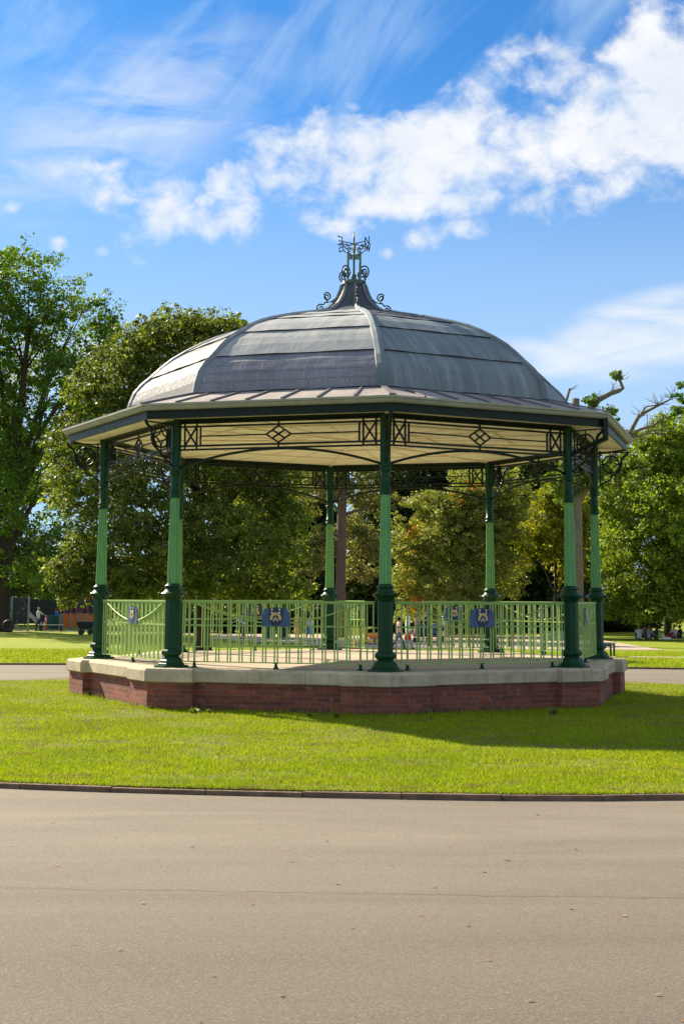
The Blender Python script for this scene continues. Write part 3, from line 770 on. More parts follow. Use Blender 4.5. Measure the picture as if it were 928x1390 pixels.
# --- roof
tie = MB()
ROOF = oct_solid('roof', [(5.40, 4.168), (4.15, 4.485), (4.15, 4.45), (5.39, 4.14)], SKIRT, BS)
ROOF_name = 'roof'
mb = MB()
for k in range(8):      # battens up the eave sheets
    a0, a1, b0, b1 = B(k, 5.41, 4.170), B(k+1, 5.41, 4.170), B(k, 4.17, 4.486), B(k+1, 4.17, 4.486)
    n = 7
    for i in range(1, n):
        s = i/n; mb.bar(a0.lerp(a1, s)+Vector((0, 0, .012)), b0.lerp(b1, .5+(s-.5)*1.12)+Vector((0, 0, .012)), .035, .022)
    mb.bar(a0+Vector((0, 0, .012)), b0+Vector((0, 0, .012)), .09, .025)
mb.build('eave_seam', SEAM, ROOF)
PROF = [(4.20, 4.47), (4.16, 4.66), (4.09, 4.84), (3.96, 5.00), (3.80, 5.14), (3.60, 5.33), (3.41, 5.49), (3.15, 5.655), (2.88, 5.80), (2.60, 5.925), (2.32, 6.02), (2.05, 6.095), (1.70, 6.19), (1.40, 6.26), (1.10, 6.33), (.80, 6.415)]
# courses (index ranges in PROF)
COURSES = [(0, 4), (4, 7), (7, 10), (10, 12), (12, 15)]
def course(k, i0, i1, ci, mb, mi):
    pts = PROF[i0:i1+1]; n = len(pts); vs = []; arc = 0; prev = None; uvp = []
    for j, (r, z) in enumerate(pts):
        if j == 0: dz = (PROF[1][0]-PROF[0][0], PROF[1][1]-PROF[0][1])
        else: dz = (r-pts[j-1][0], z-pts[j-1][1])
        if j: arc += math.hypot(*dz)
        # sheet lifts a little at its lower edge over the one below
        lift = .042*(1-j/(n-1))+.006
        nx = (z+0)-(pts[j-1][1] if j else z-.1); nrm = Vector((dz[1], -dz[0])).normalized()
        rr, zz = r+nrm.x*lift, z+nrm.y*lift
        for s in range(9):
            u = s/8; p = B(k, rr, zz).lerp(B(k+1, rr, zz), u)
            w = .006*math.sin(s*1.7+ci+k*2.1+j); p = p+Vector((0, 0, w)) if 0 < s < 8 else p
            vs.append(p); uvp.append(((u-.5)*2*rr*math.sin(PI/8)+k*9, arc+ci*3 if mi != 3 else arc))
    fs = []; uv = []
    for j in range(n-1):
        for s in range(8):
            q = (j*9+s, j*9+s+1, (j+1)*9+s+1, (j+1)*9+s); fs.append(q); uv.append([uvp[i] for i in q])
    mb.add(vs, fs, mi, uv, smooth=False)
    # lower lip
    r, z = pts[0]; lipv = [vs[s] for s in range(9)]+[Vector(vs[s])-(Vector(vs[s])-Vector((0, 0, PLAT+z-.8))).normalized()*.07 - Vector((0, 0, .022)) for s in range(9)]
    mb.add(lipv, [(s, 9+s, 9+s+1, s+1) for s in range(8)], 4)
for k in range(8):
    mb = MB()
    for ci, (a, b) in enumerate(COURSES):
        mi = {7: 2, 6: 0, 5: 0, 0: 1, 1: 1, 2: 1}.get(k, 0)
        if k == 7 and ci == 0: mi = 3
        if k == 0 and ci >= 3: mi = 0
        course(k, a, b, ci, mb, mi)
    mb.build('dome_panel', [LEAD, LEADB, LEADP, LEADD, LAP], ROOF)
def rib_strip(k, pts, w0, w1, h):
    mb = MB(); n = len(pts); ring = []; arc = 0; uvr = []
    for j, (r, z) in enumerate(pts):
        if j: arc += math.hypot(r-pts[j-1][0], z-pts[j-1][1])
        a = pts[max(0, j-1)]; b = pts[min(n-1, j+1)]; nr = Vector((b[1]-a[1], -(b[0]-a[0]))).normalized()
        w = w0+(w1-w0)*j/(n-1); c = B(k, r+nr.x*.02, z+nr.y*.02); t = (B(k+2, 1, 0)-B(k, 0, 0)); t.z = 0; t.normalize()
        # the sheet folds over the hip: edges drop onto the neighbouring facets
        out = B(k, r+nr.x*(h+.02), z+nr.y*(h+.02)); dr = math.tan(PI/8)*w/2
        lo = B(k, r-dr*nr.x+nr.x*.012, z-dr*nr.y*.5+nr.y*.012)
        ring += [lo-t*w/2, B(k, r-dr*.5*nr.x+nr.x*h, z-dr*.25*nr.y+nr.y*h)-t*w*.42, out-t*.0, B(k, r-dr*.5*nr.x+nr.x*h, z-dr*.25*nr.y+nr.y*h)+t*w*.42, lo+t*w/2]; uvr.append(arc)
    fs = []; uv = []
    for j in range(n-1):
        for s in range(4):
            fs.append((j*5+s, j*5+s+1, (j+1)*5+s+1, (j+1)*5+s)); uv.append([(s*.06, uvr[j]), (s*.06+.06, uvr[j]), (s*.06+.06, uvr[j+1]), (s*.06, uvr[j+1])])
    mb.add(ring, fs, 0, uv); return mb
for k in range(8):
    rib_strip(k, PROF, .19, .12, .046).build('hip_rib', LEADB, ROOF)
# concave spire
SP = [(.84, 6.40), (.70, 6.455), (.60, 6.51), (.50, 6.575), (.41, 6.655), (.34, 6.745), (.29, 6.84), (.25, 6.94), (.225, 7.04)]
oct_solid('spire', SP+[(.2, 7.04)], LEAD, ROOF, closed=False)
for k in range(8): rib_strip(k, SP, .10, .05, .02).build('spire_rib', LEADD if k % 2 else LEADB, ROOF)

# --- finial
FI = MB()
FI.lathe([(.20, 7.03), (.245, 7.04), (.245, 7.065), (.225, 7.08), (.235, 7.10), (.20, 7.125), (.06, 7.15), (.045, 7.20), (.055, 7.24), (.02, 7.27), (.017, 7.95), (.010, 8.09)], 16, (0, 0, PLAT))
FIN = FI.build('finial', plain('verdigris_iron', (.07, .12, .085), .5, .4, 14), BS)
IR2 = IRON
pm = MB()
for j in range(4):
    w = PI/4*1+j*PI/2-.1; c, s = math.cos(w)*.165, math.sin(w)*.165
    pm.bar((c, s, PLAT+7.10), (c, s, PLAT+7.63), .042, .042, up=(0, 1, 0)); pm.ball((c, s, PLAT+7.66), .03, 6)
for z in (7.59, 7.42 if False else 7.615):
    for j in range(4):
        a, b = PI/4+j*PI/2-.1, PI/4+(j+1)*PI/2-.1
        pm.bar((math.cos(a)*.165, math.sin(a)*.165, PLAT+z), (math.cos(b)*.165, math.sin(b)*.165, PLAT+z), .03, .015)
for j in range(4):
    a = PI/4+j*PI/2-.1
    pm.bar((math.cos(a)*.165, math.sin(a)*.165, PLAT+7.605), (0, 0, PLAT+7.62), .02, .012)
pm.build('cage_post', plain('verdigris_paint', (.12, .20, .14), .5, .4, 14), FIN)
def spiral(cx, cz, r0, r1, a0, a1, n=22): return [(cx+(r0+(r1-r0)*i/n)*math.cos(a0+(a1-a0)*i/n), cz+(r0+(r1-r0)*i/n)*math.sin(a0+(a1-a0)*i/n)) for i in range(n+1)]
def scroll(name, k, curves, rad):
    mb = MB()
    for c in curves: mb.tube([B(k, r, z) for r, z in c], rad, 5)
    return mb.build(name, IR2, FIN)
for k in (0, 2, 4, 6):
    kk = k
    # S scroll resting on the spire rib
    scroll('scroll', kk, [spiral(.52, 6.81, .02, .085, PI*3.2, PI*.25)+[(.50, 6.70), (.42, 6.72), (.33, 6.80), (.30, 6.86)],
                          spiral(.64, 6.58, .02, .085, -PI*2.0, PI*.70)+[(.55, 6.70), (.50, 6.70)]], .014)
for k in (1, 3, 5, 7):
    scroll('scroll', k, [spiral(.235, 7.27, .02, .115, PI*3.4, PI*.9)[:], [(.13, 7.31)]+spiral(.235, 7.27, .115, .13, PI*.85, -PI*.35, 10)+[(.27, 7.10), (.24, 7.05)]], .014)
for k in (0, 2, 4, 6):
    scroll('scroll', k, [spiral(.15, 7.80, .012, .065, PI*2.6, -PI*.1)+[(.21, 7.74), (.15, 7.68), (.06, 7.66)], spiral(.06+.03, 7.74, .01, .05, -PI*2, PI*.9)], .010)
# cardinal arms with letters in world directions (bandstand is turned by ROT)
def letter(strokes, ang):
    mb = MB(); a = ang-ROT; d = Vector((math.cos(a), math.sin(a), 0)); z0 = PLAT+7.86
    mb.bar(Vector((0, 0, z0)), d*.31+Vector((0, 0, z0)), .014)
    S = .16; H = .16
    for (x0, y0, x1, y1) in strokes:
        mb.bar(d*(.31+x0*S*.7)+Vector((0, 0, z0-H/2+y0*H)), d*(.31+x1*S*.7)+Vector((0, 0, z0-H/2+y1*H)), .012, .017)
    return mb.build('compass_letter', IR2, FIN)
letter([(0, 0, 0, 1), (0, 0, 1, 0), (0, .5, .75, .5), (0, 1, 1, 1)], math.radians(222))          # E
letter([(0, 0, 0, 1), (0, 1, 1, 0), (1, 0, 1, 1)], math.radians(-48))                            # N
letter([(0, 1, .25, 0), (.25, 0, .5, .8), (.5, .8, .75, 0), (.75, 0, 1, 1)], math.radians(42))   # W
letter([(1, 1, 0, 1), (0, 1, 0, .5), (0, .5, 1, .5), (1, .5, 1, 0), (1, 0, 0, 0)], math.radians(132))  # S

# ------------------------------------------------------------------ trees
def unit(v): return v/np.maximum(1e-6, np.linalg.norm(v, axis=1))[:, None]
def leaf_cloud(C, outw, size, aspect=.6, up=.35, jit=.9):
    """one folded-diamond leaf (two triangles' worth of quad) for each centre"""
    N = len(C); n = unit(outw*.55+np.array([0, 0, up])+RNG.normal(0, jit, (N, 3))*.6)
    t = unit(np.cross(n, RNG.normal(0, 1, (N, 3)))); b = np.cross(n, t)
    s = (size*(.5+RNG.uniform(0, 1, N)**1.6*1.1))[:, None]
    V = np.zeros((N, 4, 3)); V[:, 0] = C-t*s/2; V[:, 1] = C+b*s*aspect/2-n*s*.08; V[:, 2] = C+t*s/2; V[:, 3] = C-b*s*aspect/2-n*s*.08
    return V.reshape(-1, 3)
def crown_points(blobs, nclump, per, rc, inner=.35, zmin=-1e9, flat=.65):
    W = np.array([(b[3]*b[4]*b[5])**(2/3) for b in blobs]); W /= W.sum()
    bi = RNG.choice(len(blobs), nclump, p=W); Bc = np.array([b[:3] for b in blobs])[bi]; Br = np.array([b[3:6] for b in blobs])[bi]
    d = unit(RNG.normal(0, 1, (nclump, 3))); rho = np.where(RNG.uniform(0, 1, nclump) < inner, RNG.uniform(.2, .85, nclump), RNG.normal(.93, .09, nclump))
    cc = Bc+d*Br*rho[:, None]; rr = rc*RNG.uniform(.55, 1.35, nclump)
    k = cc[:, 2] > zmin; cc, rr, d = cc[k], rr[k], d[k]
    n = len(cc); e = unit(RNG.normal(0, 1, (n*per, 3))); q = RNG.uniform(.35, 1, n*per)**.5
    # each clump is drawn out along its own drooping twig
    tw = unit(d*np.array([1, 1, .35])+RNG.normal(0, .45, (n, 3))-np.array([0, 0, .25]))*(rr*RNG.uniform(.1, 1.5, n))[:, None]
    u = RNG.uniform(-.4, 1, n*per); taper = np.where(u > 0, 1-.6*u, 1)
    pos = np.repeat(cc, per, 0)+e*(np.repeat(rr, per)*taper)[:, None]*q[:, None]*np.array([1, 1, flat])*.85+np.repeat(tw, per, 0)*u[:, None]
    out = unit(e*.8+np.repeat(d, per, 0)*.5)
    return pos, out, cc
def local_blobs(base, pix):
    out = []
    for px, py, dY, rx, rz in pix:
        Y = base.y+dY; c = P(px, py, Y); s = Y/F
        out.append((c.x-base.x, c.y-base.y, c.z-base.z, rx*s, (rx*.9)*s, rz*s))
    return out
def make_tree(name, label, base, pix, leafm, barkm, nclump, per, rc, size, trunk_r, group=None, fork=.35, inner=.3, limbs=True, zmin=.3, extra=None, lean=0, cat='tree', nlimb=9):
    """trunk, limbs and a crown whose lobes are given by their outline (px, py, depth offset, half width, half height)"""
    base = Vector(base); t = thing(name, label, cat, base, 0, group)
    bl = local_blobs(base, pix)
    top = max(b[2]+b[5]*.5 for b in bl); cx = sum(b[0] for b in bl)/len(bl)
    mb = MB(); n = 9
    def tp(u): return Vector((cx*.6*u**1.6+.12*math.sin(u*5)*u, .1*math.sin(u*4), top*.82*u))
    us = [0, .015, .05]+[i/n for i in range(1, n+1)]
    mb.tube([tp(u)-Vector((0, 0, .15 if u == 0 else 0)) for u in us], [trunk_r*(1.5 if u == 0 else (1.25 if u < .02 else (1-.80*u)))for u in us], 10)
    if limbs:
        sel = sorted(bl, key=lambda b: -b[3]*b[5])[:nlimb]
        for b in sel:
            u0 = min(.8, max(fork*.7, b[2]/top*.5)); p = tp(u0); q = Vector(b[:3])
            mid = p.lerp(q, .5)+Vector((random.uniform(-.3, .3), 0, .12*(q-p).length)); r = trunk_r*(.55-.3*u0)
            pts = [p, p.lerp(mid, .5)+Vector((0, 0, .05)), mid, mid.lerp(q, .5), q]
            mb.tube(pts, [r, r*.8, r*.6, r*.4, r*.15], 6)
            for j in range(4):
                a = q+Vector([random.uniform(-1, 1)*b[3]*.8, random.uniform(-1, 1)*b[4]*.8, random.uniform(-.7, .9)*b[5]*.8])
                mb.tube([mid, mid.lerp(a, .5)+Vector((0, 0, .1)), a], [r*.35, r*.22, r*.06], 5)
    if extra: extra(mb, base)
    mb.build('trunk', barkm, t)
    pos, out, cc = crown_points(bl, nclump, per, rc, inner, zmin)
    quads('crown', leaf_cloud(pos, out, size), leafm, 4, parent=t)
    return t
def gp(px, Y, dz=0):
    x = P(px, 812, Y).x; return (x, Y, gz(x, Y)+dz)

# 1 big plane tree at the left edge
make_tree('plane_tree', 'tall broad tree with a dark forked trunk standing at the left edge of the park', gp(2, 104),
    [(-60, 470, 0, 110, 120), (40, 400, -3, 62, 62), (100, 440, 1, 55, 55), (20, 520, 3, 90, 80), (-30, 380, 2, 60, 50), (135, 425, 3, 24, 28), (60, 360, 0, 16, 16), (12, 352, 0, 22, 18),
     (150, 470, 0, 28, 34), (95, 520, -4, 50, 50), (125, 515, 3, 48, 60), (120, 590, 2, 44, 50), (150, 445, 3, 20, 24), (30, 600, -3, 55, 60), (-60, 640, 0, 80, 90), (70, 650, 3, 50, 60), (10, 690, -5, 35, 40), (110, 600, 4, 35, 50), (-60, 760, 0, 70, 45), (90, 730, -4, 45, 45), (45, 775, -6, 30, 22), (75, 792, -7, 25, 14)],
    L_PLANE, BARK, 1750, 56, .95, .25, .62, inner=.36, nlimb=11)
# 2 horse chestnut behind the bandstand, left
make_tree('chestnut_tree', 'dense spreading chestnut tree with foliage sweeping low behind the left side of the bandstand', gp(276, 56),
    [(240, 480, 0, 90, 52), (165, 520, -1, 60, 55), (300, 470, 1, 55, 40), (120, 530, 0, 32, 34), (255, 440, 0, 40, 22), (305, 445, 0, 30, 18), (190, 470, 0, 36, 26), (95, 600, -1, 30, 40), (130, 640, -2.2, 62, 60),
     (250, 600, -1, 110, 90), (350, 640, 0, 60, 80), (180, 720, -2.6, 80, 70), (290, 740, -2, 90, 60), (380, 730, 0, 42, 62), (110, 770, -2.8, 42, 34), (95, 800, -2.8, 26, 18), (160, 790, -2.4, 50, 30), (220, 800, -1.5, 60, 18), (370, 800, 0, 50, 22), (85, 655, 0, 22, 26), (330, 800, 1, 50, 26)],
    L_CHEST, BARK, 3000, 56, .44, .135, .30, inner=.42, zmin=1.1, nlimb=12)
# 3 right hand tree over the picnic
make_tree('sweeping_tree', 'broad bright green tree sweeping to the ground over the picnic group at the right', gp(905, 94),
    [(900, 640, 0, 60, 62), (860, 680, -2, 48, 60), (940, 610, 0, 60, 60), (870, 760, -3, 58, 60), (915, 720, -4, 60, 70), (930, 800, -3, 50, 50), (855, 815, -3, 36, 34), (885, 835, -4, 34, 22), (840, 640, 0, 22, 30), (880, 610, 0, 30, 26),
     (990, 680, 0, 60, 120), (990, 800, 0, 60, 50), (835, 740, -1, 24, 60), (832, 812, -1, 18, 26), (905, 590, 0, 24, 22)],
    L_RIGHT, BARK, 2100, 56, .70, .20, .28, inner=.38, zmin=1.3, nlimb=10)
# 4 tinted small tree right of the front column
make_tree('tinted_tree', 'rounded olive green tree with orange leaf tips between the front and rear right columns', gp(612, 100),
    [(610, 740, 0, 64, 60), (570, 760, -1, 40, 44), (650, 720, 0, 45, 56), (640, 690, 0, 34, 34), (600, 690, 0, 24, 22), (560, 795, -2, 34, 30), (620, 800, -2, 60, 28), (668, 700, 1, 26, 46), (545, 730, 0, 20, 26), (680, 780, 0, 36, 34), (650, 660, 1, 44, 34), (690, 690, 1, 34, 50), (585, 690, 1, 30, 24), (600, 835, -2, 60, 14)],
    L_BUSH, BARK, 1900, 52, .60, .17, .22, inner=.38, zmin=.5)
# 5 golden tree
make_tree('golden_tree', 'small golden yellow tree beside the right front column', gp(752, 104),
    [(752, 700, 0, 38, 46), (725, 735, -1, 26, 34), (790, 700, 0, 20, 44), (770, 735, 0, 26, 40), (750, 675, 0, 16, 18), (775, 770, 0, 22, 24)],
    L_YEL, BARK, 650, 44, .55, .18, .15, inner=.35, zmin=.5)
# 6 pollarded tree with bare limbs behind the roof
def pol_extra(mb, base):
    g = lambda px, py, dY=0: P(px, py, base.y+dY)-base
    mb.tube([g(784, 830), g(783, 720), g(783, 640), g(780, 575), g(781, 541)], [.36, .30, .27, .24, .22], 10)
    mb.tube([g(782, 610), g(795, 565), g(812, 543), g(828, 534), g(840, 530), g(845, 527), g(841, 516), g(839, 507)], [.2, .17, .15, .14, .13, .11, .08, .04], 7)
    mb.tube([g(781, 620), g(770, 570), g(766, 552), g(773, 527)], [.18, .12, .09, .07], 6)
    mb.tube([g(784, 680), g(815, 640), g(852, 592), g(866, 566), g(878, 558), g(892, 551), g(911, 541)], [.2, .17, .13, .11, .09, .07, .04], 6)
    mb.tube([g(868, 565), g(876, 552), g(895, 549), g(908, 543)], [.07, .05, .04, .03], 5)
    mb.tube([g(852, 594), g(868, 583), g(885, 578), g(905, 567), g(925, 558)], [.1, .09, .07, .05, .03], 6)
    mb.tube([g(852, 595), g(870, 591), g(880, 588), g(905, 590)], [.08, .06, .05, .03], 5)
    mb.tube([g(876, 588), g(878, 574), g(878, 562)], [.03, .025, .02], 5)
    rr = random.Random(5)
    for (px, py), n_ in (((868, 565), 5), ((895, 550), 8), ((911, 541), 6), ((900, 569), 7), ((918, 560), 6), ((885, 579), 5), ((900, 590), 7), ((841, 516), 7), ((812, 543), 7), ((828, 534), 5), ((852, 592), 5), ((773, 530), 3)):
        for _ in range(n_):
            a = rr.uniform(.1, 2.9); L = rr.uniform(8, 20); c0 = g(px+rr.uniform(-3, 3), py+rr.uniform(-2, 2)); dd = rr.uniform(-.6, .6)
            p1 = g(px+math.cos(a)*L*.5, py-math.sin(a)*L*.5, dd*.5); p2 = g(px+math.cos(a+rr.uniform(-.5, .5))*L, py-math.sin(a)*L, dd)
            mb.tube([c0, p1, p2], [.028, .018, .006], 4)
            p3 = g(px+math.cos(a)*L*.9+rr.uniform(-7, 7), py-math.sin(a)*L*.8-rr.uniform(0, 6), dd); mb.tube([p1, p3], [.014, .005], 4)
make_tree('pollarded_tree', 'lopped tree with bare grey limbs rising behind the right side of the roof', gp(784, 80),
    [(839, 506, 0, 7, 6), (834, 510, 0, 6, 4), (802, 545, 0, 10, 6), (826, 556, 0, 9, 7), (832, 566, 0, 8, 7), (918, 556, 0, 13, 6), (925, 541, 0, 10, 7), (926, 524, 0, 6, 5), (900, 570, 0, 10, 4), (770, 650, 0, 26, 30), (810, 640, 0, 24, 20)],
    L_PLANE, BARKG, 190, 26, .32, .20, .01, limbs=False, inner=.3, extra=pol_extra)
# 7 pine with reddish trunk seen between the rear columns
def pine_extra(mb, base):
    g = lambda px, py, dY=0: P(px, py, base.y+dY)-base
    mb.tube([g(462, 862)-Vector((0, 0, .3)), g(462, 800), g(463, 740), g(464, 690), g(466, 640), g(466, 560)], [.36, .32, .31, .29, .26, .2], 10)
    mb.tube([g(465, 700), g(480, 694), g(500, 690)], [.12, .10, .05], 6); mb.tube([g(464, 684), g(440, 672), g(420, 670)], [.12, .09, .05], 6)
    mb.tube([g(464, 745), g(440, 730), g(425, 735)], [.08, .06, .03], 5)
make_tree('pine_tree', 'pine with a tall bare reddish trunk seen between the rear columns', gp(462, 92),
    [(430, 735, 1, 26, 18), (420, 765, 1, 24, 14), (500, 740, 2, 30, 18), (480, 715, 2, 24, 12), (450, 660, 1, 50, 22), (510, 680, 2, 30, 20), (400, 690, 2, 30, 20), (460, 610, 0, 60, 40), (490, 775, 3, 26, 16)],
    L_PINE, BARKR, 800, 34, .55, .20, .01, limbs=False, extra=pine_extra, inner=.5)
# 8.. trees of the far belt
belt = [
 (-10, 128, [(-20, 760, 0, 90, 60), (-40, 640, 0, 90, 80)], 'far', 'pale hazy tree far behind the climbing board at the left edge'),
 (60, 150, [(60, 785, 0, 50, 26), (100, 800, 0, 40, 20)], 'far', 'low pale tree behind the playground swings'),
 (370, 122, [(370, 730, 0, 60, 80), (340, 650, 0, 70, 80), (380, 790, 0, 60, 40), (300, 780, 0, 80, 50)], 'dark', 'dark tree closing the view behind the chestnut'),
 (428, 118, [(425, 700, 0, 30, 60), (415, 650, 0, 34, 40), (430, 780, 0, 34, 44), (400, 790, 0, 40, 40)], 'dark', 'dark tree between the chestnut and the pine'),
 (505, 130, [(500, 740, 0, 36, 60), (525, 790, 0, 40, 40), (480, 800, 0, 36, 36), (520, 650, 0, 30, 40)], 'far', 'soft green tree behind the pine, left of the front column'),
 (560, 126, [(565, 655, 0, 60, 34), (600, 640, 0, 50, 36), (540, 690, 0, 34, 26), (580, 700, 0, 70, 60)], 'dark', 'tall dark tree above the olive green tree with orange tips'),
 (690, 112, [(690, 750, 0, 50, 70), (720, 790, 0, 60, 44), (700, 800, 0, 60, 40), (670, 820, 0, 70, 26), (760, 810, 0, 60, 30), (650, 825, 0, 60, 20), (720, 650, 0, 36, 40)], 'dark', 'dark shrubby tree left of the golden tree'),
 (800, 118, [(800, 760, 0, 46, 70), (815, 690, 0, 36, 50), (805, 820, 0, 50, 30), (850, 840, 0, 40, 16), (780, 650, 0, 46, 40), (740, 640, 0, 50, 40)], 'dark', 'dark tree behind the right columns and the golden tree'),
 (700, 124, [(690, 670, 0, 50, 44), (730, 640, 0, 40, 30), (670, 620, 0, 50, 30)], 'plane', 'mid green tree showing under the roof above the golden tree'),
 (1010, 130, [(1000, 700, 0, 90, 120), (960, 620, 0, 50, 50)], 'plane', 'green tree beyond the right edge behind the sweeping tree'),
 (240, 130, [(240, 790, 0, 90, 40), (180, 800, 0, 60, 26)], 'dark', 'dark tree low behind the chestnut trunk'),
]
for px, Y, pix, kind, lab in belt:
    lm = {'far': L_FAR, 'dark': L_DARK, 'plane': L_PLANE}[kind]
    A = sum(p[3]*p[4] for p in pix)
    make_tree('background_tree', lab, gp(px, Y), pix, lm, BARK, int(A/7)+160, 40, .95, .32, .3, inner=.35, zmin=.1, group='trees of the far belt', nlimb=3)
# shrub row that closes the view under the crowns
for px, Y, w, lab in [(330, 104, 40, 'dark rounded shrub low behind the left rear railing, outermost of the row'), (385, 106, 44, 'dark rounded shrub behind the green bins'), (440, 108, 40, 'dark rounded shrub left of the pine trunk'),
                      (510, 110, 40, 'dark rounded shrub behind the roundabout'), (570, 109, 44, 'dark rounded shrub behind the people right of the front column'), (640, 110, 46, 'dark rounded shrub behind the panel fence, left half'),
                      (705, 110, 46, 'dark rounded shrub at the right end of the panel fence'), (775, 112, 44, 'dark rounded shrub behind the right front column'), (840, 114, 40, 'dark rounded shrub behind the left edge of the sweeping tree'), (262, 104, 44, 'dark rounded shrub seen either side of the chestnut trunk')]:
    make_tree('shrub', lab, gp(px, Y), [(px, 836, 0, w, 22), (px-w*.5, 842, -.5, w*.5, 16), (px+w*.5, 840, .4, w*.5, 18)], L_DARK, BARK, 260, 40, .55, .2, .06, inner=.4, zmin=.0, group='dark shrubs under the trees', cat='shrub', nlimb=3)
# far-off wood: closes the horizon as one mass
pos = []
for i in range(2600):
    x = RNG.uniform(-120, 120); Yw = RNG.uniform(165, 200); hh = 5.5+2.2*math.sin(x*.11)+1.5*math.sin(x*.31+2)
    pos.append((x, Yw, gz(x, Yw)+hh*RNG.uniform(0, 1)**.7))
pos = np.array(pos); per = 26; e = unit(RNG.normal(0, 1, (len(pos)*per, 3))); q = np.repeat(pos, per, 0)+e*RNG.uniform(.4, 1.6, (len(e), 1))
tag(quads('far_wood', leaf_cloud(q, e, .8), L_FAR, 4), 'distant wood closing the view beyond the playground', 'wood', kind='stuff')

# low weeds at the foot of the plinth
def weed(px, py, Y, h, n, lab, group=None):
    b = P(px, py, Y); b.z = .06; t = MB()
    V = []
    for i in range(n):
        a = RNG.uniform(0, 2*PI); L = h*RNG.uniform(.5, 1.1); el = RNG.uniform(.6, 1.4); w = .018+.01*RNG.uniform()
        d = np.array([math.cos(a)*math.cos(el), math.sin(a)*math.cos(el), math.sin(el)]); s = np.array([-math.sin(a), math.cos(a), 0])*w
        o = np.array([RNG.normal(0, .012), RNG.normal(0, .01), 0])
        V += [o, o+d*L*.55+s, o+d*L, o+d*L*.55-s]
    o = quads('weed', np.array(V), L_CHEST, 4); o.location = b
    return tag(o, lab, 'weed', group)
weed(262, 962, 22.15, .11, 40, 'dark leafy weed in the left corner of the brick pier below the second column', 'weeds at the foot of the plinth')
weed(284, 962, 22.2, .08, 30, 'smaller weed just right of the brick pier corner', 'weeds at the foot of the plinth')
weed(457, 966, 21.55, .10, 34, 'weed growing where the front pier meets the brick wall', 'weeds at the foot of the plinth')
weed(752, 967, 22.25, .15, 30, 'tallest pale weed left of the right hand brick pier', 'weeds at the foot of the plinth')
weed(420, 968, 21.7, .06, 50, 'low creeping weed along the middle of the brick wall', 'weeds at the foot of the plinth')
# bare soil: beside the right pier and a skirt round the plinth
def blob_sheet(name, c, rx, ry, z, m, n=40, j=.25):
    ph = [random.uniform(0, 6) for _ in range(4)]
    poly = []
    for i in range(n):
        w = 2*PI*i/n; r = 1+j*(math.sin(3*w+ph[0])*.5+math.sin(5*w+ph[1])*.35+math.sin(9*w+ph[2])*.25)
        poly.append((c[0]+rx*r*math.cos(w), c[1]+ry*r*math.sin(w)))
    return sheet(name, poly, z, m)
poly = [(B(k+s/6, 5.24/math.cos(0) if True else 5).x, 0) for k in range(8) for s in range(6)]
ringp = []
for i in range(120):
    w = 2*PI*i/120; r = 5.10+.07*math.sin(w*9)+.05*math.sin(w*23+1); ringp.append((BC[0]+r*math.sin(w+ROT), BC[1]-r*math.cos(w+ROT)))
blob_sheet('soil_patch', (5.35, 24.3), .75, .32, .0665, SOIL)
blob_sheet('soil_patch', (4.9, 23.6), .45, .18, .067, SOIL)
# fallen leaves on the tarmac
V = []
for i in range(60):
    Yl = RNG.uniform(6.2, 13); x = RNG.uniform(-1, 1)*Yl*.26; a = RNG.uniform(0, 6.28); s = RNG.uniform(.008, .022)
    d = np.array([math.cos(a), math.sin(a), .2])*s; e = np.array([-math.sin(a), math.cos(a), .1])*s*.6; c = np.array([x, Yl, .015])
    V += [c-d, c+e, c+d, c-e]
tag(quads('fallen_leaves', np.array(V), plain('dry_leaf', (.22, .13, .05), .8, .4, 30)), 'scattered dry fallen leaves on the tarmac path', 'fallen leaves', kind='stuff')

# ------------------------------------------------------------------ people
def skin_mesh(name, joints, edges, m, sub=1):
    me = bpy.data.meshes.new(name+'_skeleton'); me.from_pydata([j[0] for j in joints], edges, [])
    o = bpy.data.objects.new(name+'_skeleton', me); link(o)
    sk = o.modifiers.new('s', 'SKIN'); sk.use_smooth_shade = True
    for i, j in enumerate(joints):
        d = me.skin_vertices[0].data[i]; d.radius = (j[1], j[1] if len(j) < 3 else j[2]); d.use_root = (i == 0)
    ss = o.modifiers.new('u', 'SUBSURF'); ss.levels = sub; ss.render_levels = sub
    bpy.context.view_layer.update(); dg = bpy.context.evaluated_depsgraph_get()
    out = bpy.data.meshes.new_from_object(o.evaluated_get(dg)); out.name = name
    out.materials.clear(); out.materials.append(m)
    for p in out.polygons: p.use_smooth = True
    bpy.data.objects.remove(o); bpy.data.meshes.remove(me)
    return out
SKINS = [plain('skin_light', (.58, .36, .26), .5, .08), plain('skin_tan', (.36, .20, .13), .5, .08)]
_cl = {}
def cloth(c):
    if c not in _cl: _cl[c] = plain('cloth_%d' % len(_cl), c, .85, .15, 9, bmp=.3)
    return _cl[c]
